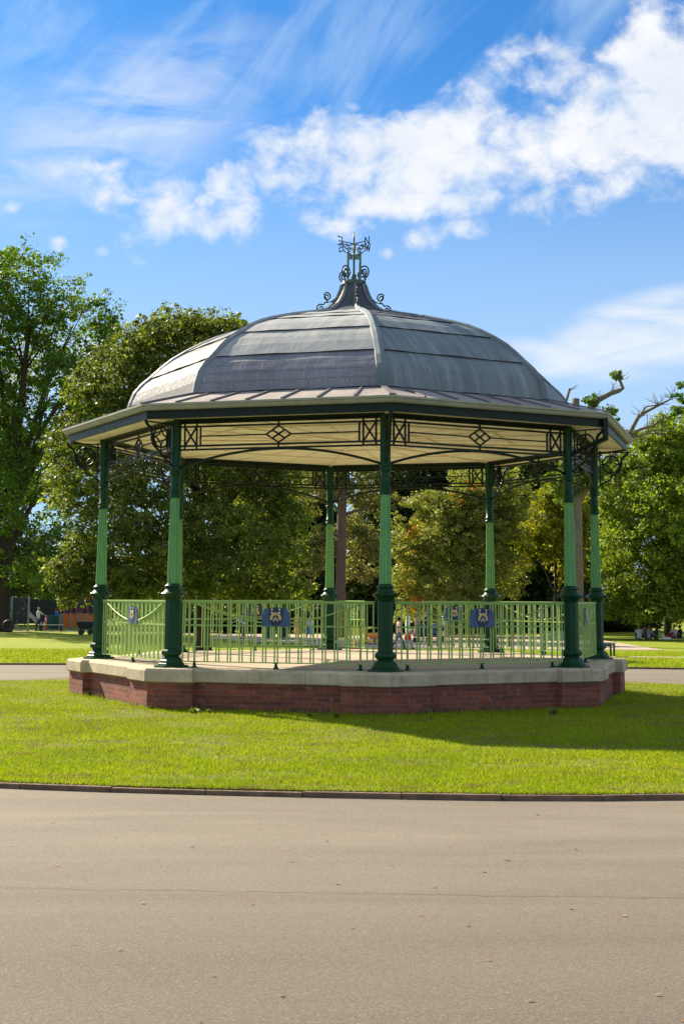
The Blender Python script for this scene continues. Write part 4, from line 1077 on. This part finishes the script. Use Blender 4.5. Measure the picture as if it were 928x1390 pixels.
def person(label, loc, face, H=1.68, top=(.7, .7, .7), legs=(.05, .07, .14), hair=(.05, .03, .02), skin=0, stride=.28, arms=(.25, -.25), elbow=.3,
           dress=None, scarf=None, bag=None, lean=0., sit=False, group='people walking in the park', sleeve=.6, kind='trousers'):
    loc = Vector(loc); t = thing('person', label, 'person', loc, face, group); s = H/1.7
    V = lambda x, y, z: Vector((x, y, z))*s
    if sit:
        hz = .14; pel = V(0, 0, hz); ch = V(-.03+lean, 0, hz+.43); nk = V(.0+lean, 0, hz+.54); hd = V(.03+lean, 0, hz+.66)
        hips = [V(0, .09*q, hz-.01) for q in (1, -1)]; kn = [V(.36, .13*q, hz+.28) for q in (1, -1)]; an = [V(.55, .12*q, .08) for q in (1, -1)]
    else:
        pel = V(0, 0, .93); ch = V(.0+lean*.5, 0, 1.34-abs(lean)*.1); nk = V(.01+lean*.7, 0, 1.46-abs(lean)*.2); hd = V(.03+lean*.85, 0, 1.585-abs(lean)*.25)
        hips = [V(0, .09*q, .90) for q in (1, -1)]; a = [stride, -stride]
        kn = [h+V(math.sin(w)*.43+.02, 0, -.43*math.cos(w)) for h, w in zip(hips, a)]
        an = [k+V(math.sin(w*.8 if w > 0 else w*1.5)*.41, 0, -.40*math.cos(w if w > 0 else w*1.5)) for k, w in zip(kn, a)]
        zl = min(x.z for x in an)-.075*s
        for L in (hips, kn, an):
            for x in L: x.z -= zl*0
        drop = Vector((0, 0, -zl)); pel += drop; ch += drop; nk += drop; hd += drop
        hips = [x+drop for x in hips]; kn = [x+drop for x in kn]; an = [x+drop for x in an]
    sh = [ch+V(0, .185*q, .05) for q in (1, -1)]
    el = [p+V(math.sin(w)*.28, .05*q, -.28*math.cos(w)) for p, w, q in zip(sh, arms, (1, -1))]
    wr = [p+V(math.sin(w+elbow)*.25, 0, -.25*math.cos(w+elbow)) for p, w in zip(el, arms)]
    J = [(pel, .12*s, .10*s), ((pel+ch)/2, .105*s, .09*s), (ch, .125*s, .10*s), (nk, .05*s), (hd-V(.01, 0, .05), .062*s), (hd, .092*s, .078*s), (hd+V(0, 0, .08), .06*s)]
    E = [(0, 1), (1, 2), (2, 3), (3, 4), (4, 5), (5, 6)]
    for i in (0, 1):
        b = len(J); J += [(sh[i], .05*s), (el[i], .038*s), (wr[i], .026*s)]; E += [(2, b), (b, b+1), (b+1, b+2)]
        hv = (wr[i]-el[i]).normalized(); q = 1 if i == 0 else -1
        pm_ = wr[i]+hv*.07*s; J.append((pm_, .030*s, .018*s)); E.append((b+2, b+3))
        for f in range(4):
            o = Vector((( f-1.5)*.019*s, 0, 0)); L = (.060, .072, .068, .052)[f]*s
            c = len(J); J += [(pm_+o+hv*.02*s, .009*s), (pm_+o+hv*(.02*s+L*.6), .008*s), (pm_+o+hv*(.02*s+L)+Vector((0, -q*.012*s, 0)), .007*s)]; E += [(b+3, c), (c, c+1), (c+1, c+2)]
        c = len(J); J += [(wr[i]+hv*.03*s+V(.03, 0, 0), .010*s), (wr[i]+hv*.07*s+V(.05, 0, 0), .009*s)]; E += [(b+2, c), (c, c+1)]
        c = len(J); ft = an[i]+V(.13, 0, -.045)
        J += [(hips[i], .085*s), (kn[i], .055*s), (an[i], .036*s), (an[i]+V(-.02, 0, -.035), .035*s), (ft, .028*s)]
        E += [(0, c), (c, c+1), (c+1, c+2), (c+2, c+3), (c+3, c+4)]
    me = skin_mesh('body', J, E, SKINS[skin]); bo = bpy.data.objects.new('body', me); link(bo, t)
    f = MB(); f.ball(hd+V(.092, 0, -.01), .016*s, 5, sc=(1, .8, 1.3)) ; f.build('nose', SKINS[skin], bo)
    for q in (1, -1): f = MB(); f.ball(hd+V(.083, .03*q, .015), .011*s, 5); f.build('eye', cloth((.02, .015, .01)), bo)
    # clothes
    c = MB(); up = nk-V(0, 0, .02)
    sc = [(1.0, 1.0)]*5
    def torso(mb, pts, ry, rx):
        n = 12; vs = []
        for p, a, b in zip(pts, ry, rx):
            for j in range(n): w = 2*PI*j/n; vs.append(p+Vector((math.cos(w)*b*s, math.sin(w)*a*s, 0)))
        k = len(pts); mb.add(vs, [(i*n+j, i*n+(j+1) % n, (i+1)*n+(j+1) % n, (i+1)*n+j) for i in range(k-1) for j in range(n)]+[tuple(range(n))[::-1], tuple((k-1)*n+j for j in range(n))], smooth=True)
    torso(c, [pel-V(0, 0, .06), pel+V(0, 0, .05), (pel+ch)/2, ch, ch+V(0, 0, .08), up], [.17, .165, .15, .185, .16, .06], [.125, .12, .115, .125, .10, .06])
    for i in (0, 1):
        e = el[i].lerp(wr[i], max(0, (sleeve-.5)*2)*.95) if sleeve > .5 else sh[i].lerp(el[i], sleeve*2)
        c.tube([sh[i]+(ch-sh[i])*.25, sh[i], sh[i].lerp(e, .5) if sleeve <= .5 else el[i], e], [.062*s, .062*s, .052*s, .040*s], 8)
    c.build('dress' if dress else 'shirt', cloth(dress or top), t)
    if dress or kind == 'skirt':
        d = MB(); lowz = (.35 if dress else .45)
        lo = Vector((sum(k.x for k in kn)/2*.9, 0, pel.z-(.93-lowz)*s)) if not sit else V(.35, 0, .12)
        torso(d, [pel+V(0, 0, .06), pel-V(0, 0, .08), pel.lerp(lo, .5), lo], [.15, .18, .21, .25], [.12, .14, .18, .25]); d.build('skirt', cloth(dress or legs), t)
    else:
        d = MB()
        for i in (0, 1): d.tube([pel.lerp(hips[i], .4)+V(0, 0, .05), hips[i], kn[i], an[i]+V(0, 0, .03)], [.10*s, .10*s, .072*s, .055*s], 9)
        d.build('trousers', cloth(legs), t)
    for i in (0, 1):
        d = MB(); a = an[i]; d.tube([a+V(-.06, 0, -.045), a+V(0, 0, -.035), a+V(.09, 0, -.05), a+V(.15, 0, -.055)], [.025*s, .045*s, .038*s, .02*s], 8)
        d.build('shoe', cloth((.04, .035, .03)), t)
    hm = MB()
    if scarf:
        hm.ball(hd+V(-.018, 0, .01), .115*s, 10, sc=(1, .9, 1.15)); torso(hm, [hd-V(.01, 0, .02), nk, ch+V(0, 0, .03)], [.09, .12, .17], [.09, .11, .12]); hm.build('headscarf', cloth(scarf), t)
    else:
        hm.ball(hd+V(-.022, 0, .022), .104*s, 10, sc=(1, .88, 1.1))
        if dress or kind == 'long': hm.tube([hd+V(-.06, 0, .02), hd+V(-.10, 0, -.10), hd+V(-.10, 0, -.22)], [.07*s, .06*s, .03*s], 8)
        hm.build('hair', cloth(hair), t)
    if bag:
        b = thing('handbag', bag[0], 'bag', (0, 0, 0), 0); b.location = loc+Matrix.Rotation(face, 3, 'Z') @ (wr[1]+V(.02, -.05, -.22)); b.rotation_euler.z = face
        q = MB(); q.lathe([(.10, -.14), (.16, -.12), (.17, 0), (.14, .10), (.10, .13)], 12, sy=.45); q.build('bag_body', cloth(bag[1]), b)
        q = MB(); q.tube([(-.08, 0, .12), (-.05, 0, .20), (0, 0, .23), (.05, 0, .20), (.08, 0, .12)], .010, 5); q.build('handle', cloth(tuple(x*.6 for x in bag[1])), b)
    return t
def at(px, Y, dz=.02): x, y, z = gp(px, Y); return (x, y, z+dz)
PK = 'people in the park beyond the bandstand'
person('person in a white top and dark jeans pushing out an arm beside a small child', at(53, 107), -.2, 1.68, (.75, .75, .72), (.03, .05, .11), (.42, .36, .28), arms=(.9, -.1), group=PK, stride=.15)
person('small child with red hair in pink and orange beside the grown-up at the playground', at(63.5, 107.5), -2.9, 1.08, (.70, .25, .35), (.70, .20, .05), (.40, .12, .03), stride=.1, arms=(.3, .1), group=PK)
person('person in a blue shirt leaning behind the green bins of the playground', at(79.5, 112), 3.0, 1.6, (.05, .18, .60), (.04, .05, .08), (.25, .14, .06), stride=.05, lean=.2, group=PK)
person('person in pale clothes bending forward between the left rear railings', at(331, 88), 3.3, 1.6, (.75, .75, .75), (.06, .06, .08), (.40, .30, .2), lean=.42, stride=.1, arms=(.9, .8), group=PK)
person('person in a long orange dress seen right of the left blue plaque', at(404, 86), -1.8, 1.62, dress=(.72, .24, .08), hair=(.08, .03, .02), stride=.08, group=PK)
person('person in a dark top beside the orange dress, partly behind the rails', at(387, 88), .3, 1.62, (.05, .07, .10), (.05, .05, .07), group=PK)
person('person in white with a blue skirt left of the rear column', at(421, 84), 2.8, 1.6, (.72, .72, .74), (.06, .18, .45), kind='skirt', group=PK)
person('small child in red and lilac walking right behind the front column', at(529, 69), -.4, 1.16, (.55, .05, .06), (.42, .28, .55), (.03, .02, .02), skin=1, stride=.2, group=PK)
person('person in a pale pink top and blue jeans striding right of the front column', at(541, 69.5), .05, 1.60, (.75, .42, .42), (.05, .10, .30), (.03, .02, .02), skin=1, stride=.42, group=PK, kind='long' if False else 'trousers')
person('person in a white headscarf holding a red bag', at(553, 70.5), .1, 1.62, (.76, .74, .72), (.45, .35, .55), scarf=(.80, .78, .76), stride=.30, bag=('bright red handbag held by the person in the white headscarf', (.65, .02, .04)), group=PK)
person('person in a pink dress behind the long-handled pushchair', at(565, 84), .1, 1.66, dress=(.75, .38, .32), hair=(.18, .07, .03), arms=(.8, .7), stride=.2, group=PK)
person('person in a navy jacket with grey hair pushing a dark pushchair', at(578, 84), 3.1, 1.74, (.02, .025, .06), (.06, .07, .09), (.55, .53, .50), arms=(.7, .6), stride=.22, sleeve=.95, group=PK)
person('person in cream trousers with a dark shoulder bag near the low rail', at(600, 92), .2, 1.60, (.66, .62, .55), (.62, .52, .40), (.25, .16, .08), stride=.12, bag=('dark handbag carried by the person in cream', (.02, .02, .03)), group=PK)
person('person in a dark teal coat standing right of the cream clothes', at(607, 94), 1.2, 1.62, (.03, .12, .20), (.05, .05, .06), (.2, .1, .05), sleeve=.95, stride=.05, group=PK)
PG = 'people sitting on the grass at the picnic'
for px, Y, fc, tp, lg, hr, lab in [
    (866, 91, 1.5, (.50, .55, .60), (.05, .05, .08), (.05, .03, .02), 'person in pale grey sitting at the left end of the picnic'),
    (873, 93, -1.2, (.40, .16, .06), (.10, .08, .10), (.05, .03, .02), 'person in rust brown sitting in the picnic group'),
    (879, 91, .4, (.30, .30, .45), (.05, .05, .07), (.20, .12, .06), 'person in lilac grey sitting in the picnic group'),
    (889, 92, 3.0, (.03, .12, .16), (.02, .02, .03), (.03, .02, .02), 'person in dark teal sitting in the middle of the picnic'),
    (913, 91, -2.4, (.72, .70, .68), (.30, .03, .08), (.45, .32, .2), 'person in white sitting beneath the sweeping branches'),
    (921, 92, 2.6, (.02, .02, .03), (.03, .03, .03), (.02, .02, .02), 'person all in black sitting furthest right at the picnic')]:
    person(lab, at(px, Y), fc, 1.65, tp, lg, hr, sit=True, arms=(.7, .6), elbow=.5, group=PG)
mb = MB(); mb.ball((0, 0, .10), .22, 8, sc=(1.6, 1, .5)); o = mb.build('picnic_bag', cloth((.70, .68, .62)), loc=at(902, 90)); tag(o, 'white cloth bag lying on the grass in the picnic group', 'bag')

# ------------------------------------------------------------------ park and playground furniture
TEAL = plain('teal_painted_steel', (.03, .20, .17), .4); RED = plain('red_painted_steel', (.80, .03, .05), .35); ORANGE = plain('orange_panel', (.90, .20, .02), .45)
WOODP = plain('pale_timber_post', (.36, .30, .22), .8, .2, 9); BLACK = plain('black_panel', (.015, .016, .02), .5); GREY = plain('grey_steel', (.32, .34, .35), .4, .1)
YEL = plain('yellow_panel', (.70, .52, .02), .4); BINM = plain('bin_green_plastic', (.01, .09, .07), .45); CYAN = plain('sky_blue_panel', (.05, .40, .62), .4); DKBL = plain('dark_navy_timber', (.02, .03, .05), .6)
# climbing board
t = thing('climbing_board', 'black climbing board between two pale posts beside the big tree trunk', 'climbing board', at(28, 104), -.1)
for q in (-1, 1): mb = MB(); mb.lathe([(.07, 0), (.065, 2.45), (.04, 2.5)], 10, (q*.62, 0, 0)); mb.build('post', GREY, t)
mb = MB(); mb.box((0, 0, 1.45), (1.08, .07, 1.85)); b = mb.build('board', BLACK, t, bevel=.02)
mb = MB()
for i in range(14): mb.ball((random.uniform(-.45, .45), -.05, random.uniform(.65, 2.25)), .045, 5)
mb.build('climbing_holds', plain('grey_hold', (.25, .25, .27)), b)
# tower frame behind the trunk
t = thing('play_tower', 'teal and white playground tower frame just right of the tree trunk', 'play tower', at(13.5, 109))
for x in (-.35, .35):
    for y in (-.5, .5): mb = MB(); mb.lathe([(.06, 0), (.06, 2.5)], 8, (x, y, 0)); mb.build('post', GREY, t)
for z in (1.1, 1.75, 2.2): mb = MB(); mb.box((0, -.5, z), (.62, .05, .42)); mb.build('panel', TEAL, t)
mb = MB(); mb.box((0, 0, .9), (.8, 1.1, .06)); mb.build('deck', WOODP, t)
# tyre
mb = MB(); mb.tube([(math.cos(i*PI/10)*.33, 0, .42+math.sin(i*PI/10)*.33) for i in range(21)], .11, 8, caps=False); o = mb.build('tyre_ring', BLACK, loc=at(12.5, 102)); tag(o, 'dark rubber tyre standing upright beside the tree trunk', 'tyre')
# slide
t = thing('slide', 'short silver slide behind the climbing board', 'slide', at(41, 109))
mb = MB()
pts = [Vector((-.9, 0, 1.75)), Vector((-.5, 0, 1.6)), Vector((.6, 0, .5)), Vector((1.0, 0, .35))]
for a, b in zip(pts, pts[1:]):
    mb.bar(a, b, .5, .03, up=(0, 0, 1)); mb.bar(a+Vector((0, .26, .08)), b+Vector((0, .26, .08)), .03, .2); mb.bar(a+Vector((0, -.26, .08)), b+Vector((0, -.26, .08)), .03, .2)
mb.build('chute', plain('polished_steel', (.6, .62, .65), .25, .1, metal=.8), t)
for y in (-.25, .25):
    mb = MB(); mb.bar((-.9, y, 0), (-.9, y, 2.1), .05); mb.build('leg', GREY, t); mb = MB(); mb.bar((.9, y, 0), (.9, y, .4), .05); mb.build('leg', GREY, t)
mb = MB()
for i in range(5): mb.bar((-.9, -.25, .3+.3*i), (-.9, .25, .3+.3*i), .035)
mb.build('rung', GREY, t)
# swings: two red A-frame sets
def swing(px, Y, w, lab, rz):
    t = thing('swing_frame', lab, 'swing', at(px, Y), rz, 'red swing frames in the playground')
    for x in (-w/2, w/2):
        mb = MB(); mb.bar((x, -.75, 0), (x, 0, 2.35), .08, n=8); mb.bar((x, .75, 0), (x, 0, 2.35), .08, n=8); mb.build('a_frame', RED, t)
    mb = MB(); mb.bar((-w/2-.1, 0, 2.35), (w/2+.1, 0, 2.35), .09, n=8); mb.build('top_bar', RED, t)
    for x in (-w*.22, w*.22):
        mb = MB()
        for d in (-.2, .2): mb.bar((x+d, 0, 2.33), (x+d, 0, .5), .012)
        s_ = mb.build('chain', GREY, t); q = MB(); q.box((x, 0, .48), (.45, .18, .04)); q.build('swing_seat', BLACK, t)
swing(100, 118, 2.6, 'red A-frame swing seen end-on above the orange panels, left one', .95)
swing(117, 119, 2.6, 'red A-frame swing above the orange panels, nearest the left column', .95)
# orange panel fence
for i, (px, lab) in enumerate([(92, 'orange play panel at the left end of the low fence'), (103, 'orange play panel in the middle of the low fence'), (114, 'orange play panel third along the low fence'), (124, 'orange play panel nearest the bandstand')]):
    t = thing('play_barrier', lab, 'barrier', at(px, 112), 0, 'orange play panels')
    mb = MB(); mb.box((0, 0, .62), (.60, .06, .95)); mb.build('panel', ORANGE, t, bevel=.03)
    mb = MB(); mb.box((0, 0, 1.16), (.64, .09, .06)); mb.build('top_rail', YEL if i == 2 else ORANGE, t)
for i, px in enumerate((83, 86, 97.5, 108.5, 119)):
    t = MB(); t.box((0, 0, .6), (.20, .20, 1.15)); t.box((0, 0, 1.19), (.14, .14, .05)); o = t.build('timber_post', WOODP, loc=at(px, 110.5), bevel=.02)
    tag(o, ['pale timber post at the left end of the orange panels, outermost', 'pale timber post just left of the first orange panel', 'pale timber post between the first and second orange panels', 'pale timber post between the second and third orange panels', 'pale timber post between the third and fourth orange panels'][i], 'post', 'timber posts by the orange panels')
def bin_(px, Y, lab, s=1.0, rz=.2):
    t = thing('wheeled_bin', lab, 'bin', at(px, Y), rz, 'green wheeled bins')
    mb = MB(); q = lambda w, d: [(-w, -d), (w, -d), (w, d), (-w, d)]
    mb.loops([q(.23*s, .25*s), q(.28*s, .33*s)], [.08, .98*s]); mb.build('bin_body', BINM, t, bevel=.02)
    mb = MB(); mb.loops([q(.30*s, .35*s), q(.30*s, .35*s), q(.22*s, .28*s)], [.985*s, 1.02*s, 1.08*s]); mb.build('lid', BINM, t)
    for x in (-.22, .22): mb = MB(); mb.tube([(x*s, .28*s, .10), (x*s+.05, .28*s, .10)], .10, 12); mb.build('wheel', BLACK, t)
bin_(69, 109, 'green wheeled bin left of its pair beside the child')
bin_(75.5, 109.5, 'green wheeled bin right of its pair behind the bench')
bin_(366, 88, 'large green wheeled bin left of its pair under the left blue plaque', 1.25)
bin_(384, 89, 'large green wheeled bin right of its pair under the left blue plaque', 1.25)
def bench(name, px, Y, rz, lab, m, back=True, L=1.6, g=None):
    t = thing(name, lab, 'bench', at(px, Y), rz, g)
    for i, y in enumerate((-.18, -.04, .10)): pass
    mb = MB()
    for y in (-.18, -.05, .08, .20): mb.box((0, y, .45), (L, .10, .035))
    mb.build('seat', m, t)
    if back:
        mb = MB()
        for i, z in enumerate((.58, .70, .82)): mb.box((0, .26+.04*i, z), (L, .03, .09))
        mb.build('backrest', m, t)
    for x in (-L*.42, L*.42):
        mb = MB(); mb.box((x, -.16, .21), (.06, .06, .42)); mb.bar((x, .2, 0), (x, .36 if back else .2, .88 if back else .42), .06); mb.box((x, .02, .40), (.05, .40, .05)); mb.build('leg', BLACK, t)
    return t
bench('park_bench', 71, 105, 0, 'low grey backless bench on the grass in front of the green bins', GREY, False, 1.7)
bench('park_bench', 755, 50.5, PI+.15, 'dark slatted park bench seen through the right hand railing', plain('weathered_bench_slats', (.22, .27, .27), .7), True, 1.2)
bench('park_bench', 823, 50.8, PI/2-.3, 'grey green park bench seen end-on behind the right rear column', plain('grey_green_slats', (.16, .21, .17), .7), True, 1.2)
# black trough cart at the left
t = thing('handcart', 'black open cart on small wheels beside the left column', 'cart', at(118, 96), .05)
mb = MB(); q = lambda w, d: [(-w, -d), (w, -d), (w, d), (-w, d)]; mb.loops([q(.42, .35), q(.62, .45)], [.38, .86]); mb.build('tub', BLACK, t, bevel=.03)
for x in (-.3, .3):
    for y in (-.35, .3): mb = MB(); mb.tube([(x, y-.04, .17), (x, y+.04, .17)], .17, 14, smooth=False); mb.build('wheel', BLACK, t)
mb = MB(); mb.bar((-.3, -.3, .17), (-.3, -.3, .42), .05); mb.bar((.3, -.3, .17), (.3, -.3, .42), .05); mb.bar((.6, 0, .8), (.95, 0, .95), .04); mb.build('chassis', BLACK, t)
# fences behind the playground
def rail_fence(name, x0, x1, Y, h, lab, m, n, solid=False):
    a = P(x0, 812, Y); b = P(x1, 812, Y); L = b.x-a.x; t = thing(name, lab, 'fence', (a.x, Y, gz(0, Y)+.02), 0)
    for i in range(n+1): mb = MB(); mb.box((L*i/n, 0, h/2), (.08, .08, h)); mb.build('post', m, t)
    if solid: mb = MB(); [mb.box((L*(i+.5)/n, 0, h*.52), (L/n-.1, .04, h*.9)) for i in range(n)]; mb.build('panel', m, t)
    else: mb = MB(); [mb.box((L/2, -.045, z), (L, .03, .06)) for z in (h*.45, h-.05)]; mb.build('rail', m, t)
rail_fence('panel_fence', 608, 704, 104, 1.75, 'dark panel fence at the back of the sandy surface right of the people', DKBL, 9, True)
rail_fence('panel_fence', -40, 140, 126, 2.3, 'long dark panel fence behind the swings and climbing board', plain('dark_fence', (.03, .035, .04), .7), 12, True)
rail_fence('knee_rail', 582, 690, 76, .55, 'low brown knee rail in front of the sandy surface', plain('brown_rail', (.14, .07, .04), .7), 10)
# coloured roundabout
t = thing('roundabout', 'colourful low roundabout with yellow and orange sections near the rear column', 'roundabout', at(496, 80))
for i in range(8):
    a0, a1 = i*PI/4, (i+1)*PI/4; mb = MB(); pl = [(0, 0)]+[(1.05*math.cos(a0+(a1-a0)*j/4), 1.05*math.sin(a0+(a1-a0)*j/4)) for j in range(5)]
    mb.loops([pl, pl], [.12, .20]); mb.build('deck_section', [CYAN, ORANGE, YEL, RED][i % 4], t)
mb = MB(); mb.lathe([(.10, 0), (.10, .8), (.3, .82), (.3, .86)], 12); mb.build('hub', YEL, t)
for i in range(4): w = i*PI/2+.5; mb = MB(); c, s = math.cos(w), math.sin(w); mb.tube([(c*.95, s*.95, .2), (c*.95, s*.95, .85), (c*.3, s*.3, .85)], .03, 6); mb.build('handrail', YEL, t)
t = thing('play_house', 'yellow play house on posts left of the rear column seen through rails', 'play house', at(480, 88))
for x in (-.5, .5):
    for y in (-.4, .4): mb = MB(); mb.box((x, y, .9), (.10, .10, 1.8)); mb.build('post', YEL, t)
mb = MB(); mb.box((0, -.4, .55), (.9, .05, .6)); mb.build('panel', YEL, t)
mb = MB(); mb.add([(-.65, -.55, 1.75), (.65, -.55, 1.75), (.65, .55, 1.75), (-.65, .55, 1.75), (-.65, 0, 2.15), (.65, 0, 2.15)], [(0, 1, 5, 4), (2, 3, 4, 5), (0, 4, 3), (1, 2, 5), (0, 3, 2, 1)]); mb.build('roof', DKBL, t)
t = thing('spring_rider', 'orange spring rider on the sandy surface beside the front column', 'spring rider', at(508, 78))
mb = MB(); mb.tube([(.09*math.cos(i*.8), .09*math.sin(i*.8), .02+i*.010) for i in range(34)], .014, 5); mb.build('spring', BLACK, t)
mb = MB(); mb.tube([(-.42, 0, .55), (-.2, 0, .45), (.15, 0, .45), (.35, 0, .72), (.42, 0, .85), (.52, 0, .80)], [.05, .14, .15, .10, .10, .04], 10); mb.build('rider_body', ORANGE, t)
mb = MB(); mb.bar((.28, -.2, .75), (.28, .2, .75), .035, n=8); mb.build('handle', BLACK, t)
# pushchairs
def pushchair(px, Y, rz, lab, c):
    t = thing('pushchair', lab, 'pushchair', at(px, Y), rz, 'pushchairs')
    for y in (-.24, .24):
        mb = MB(); mb.bar((.40, y, .15), (-.45, y, 1.02), .025, n=6); mb.bar((-.35, y, .15), (.10, y, .55), .025, n=6); mb.build('frame', BLACK, t)
        for x in (.40, -.35): mb = MB(); mb.tube([(x, y-.02, .14), (x, y+.02, .14)], .13, 14, smooth=False); mb.build('wheel', BLACK, t)
    mb = MB(); mb.tube([(.32, 0, .42), (.05, 0, .45), (-.15, 0, .62), (-.2, 0, .85)], [.10, .2, .2, .16], 10); mb.build('seat', cloth(c), t)
    mb = MB(); mb.ball((-.08, 0, .86), .27, 8, sc=(1, .95, .75)); mb.build('hood', cloth(c), t)
    mb = MB(); mb.bar((-.45, -.26, 1.02), (-.45, .26, 1.02), .035, n=6); mb.build('handle', BLACK, t)
pushchair(572, 83, 0.1, 'dark pushchair between the pink dress and the navy jacket', (.05, .06, .08))
pushchair(589, 84, .0, 'grey blue pushchair right of the navy jacket', (.10, .15, .22))
mb = MB(); mb.lathe([(.16, 0), (.20, .05), (.19, .28), (.12, .36), (.05, .40)], 12, sy=.6); o = mb.build('rucksack', cloth((.55, .12, .22)), loc=at(481, 66)); tag(o, 'pink rucksack left on the grass behind the bandstand', 'rucksack')
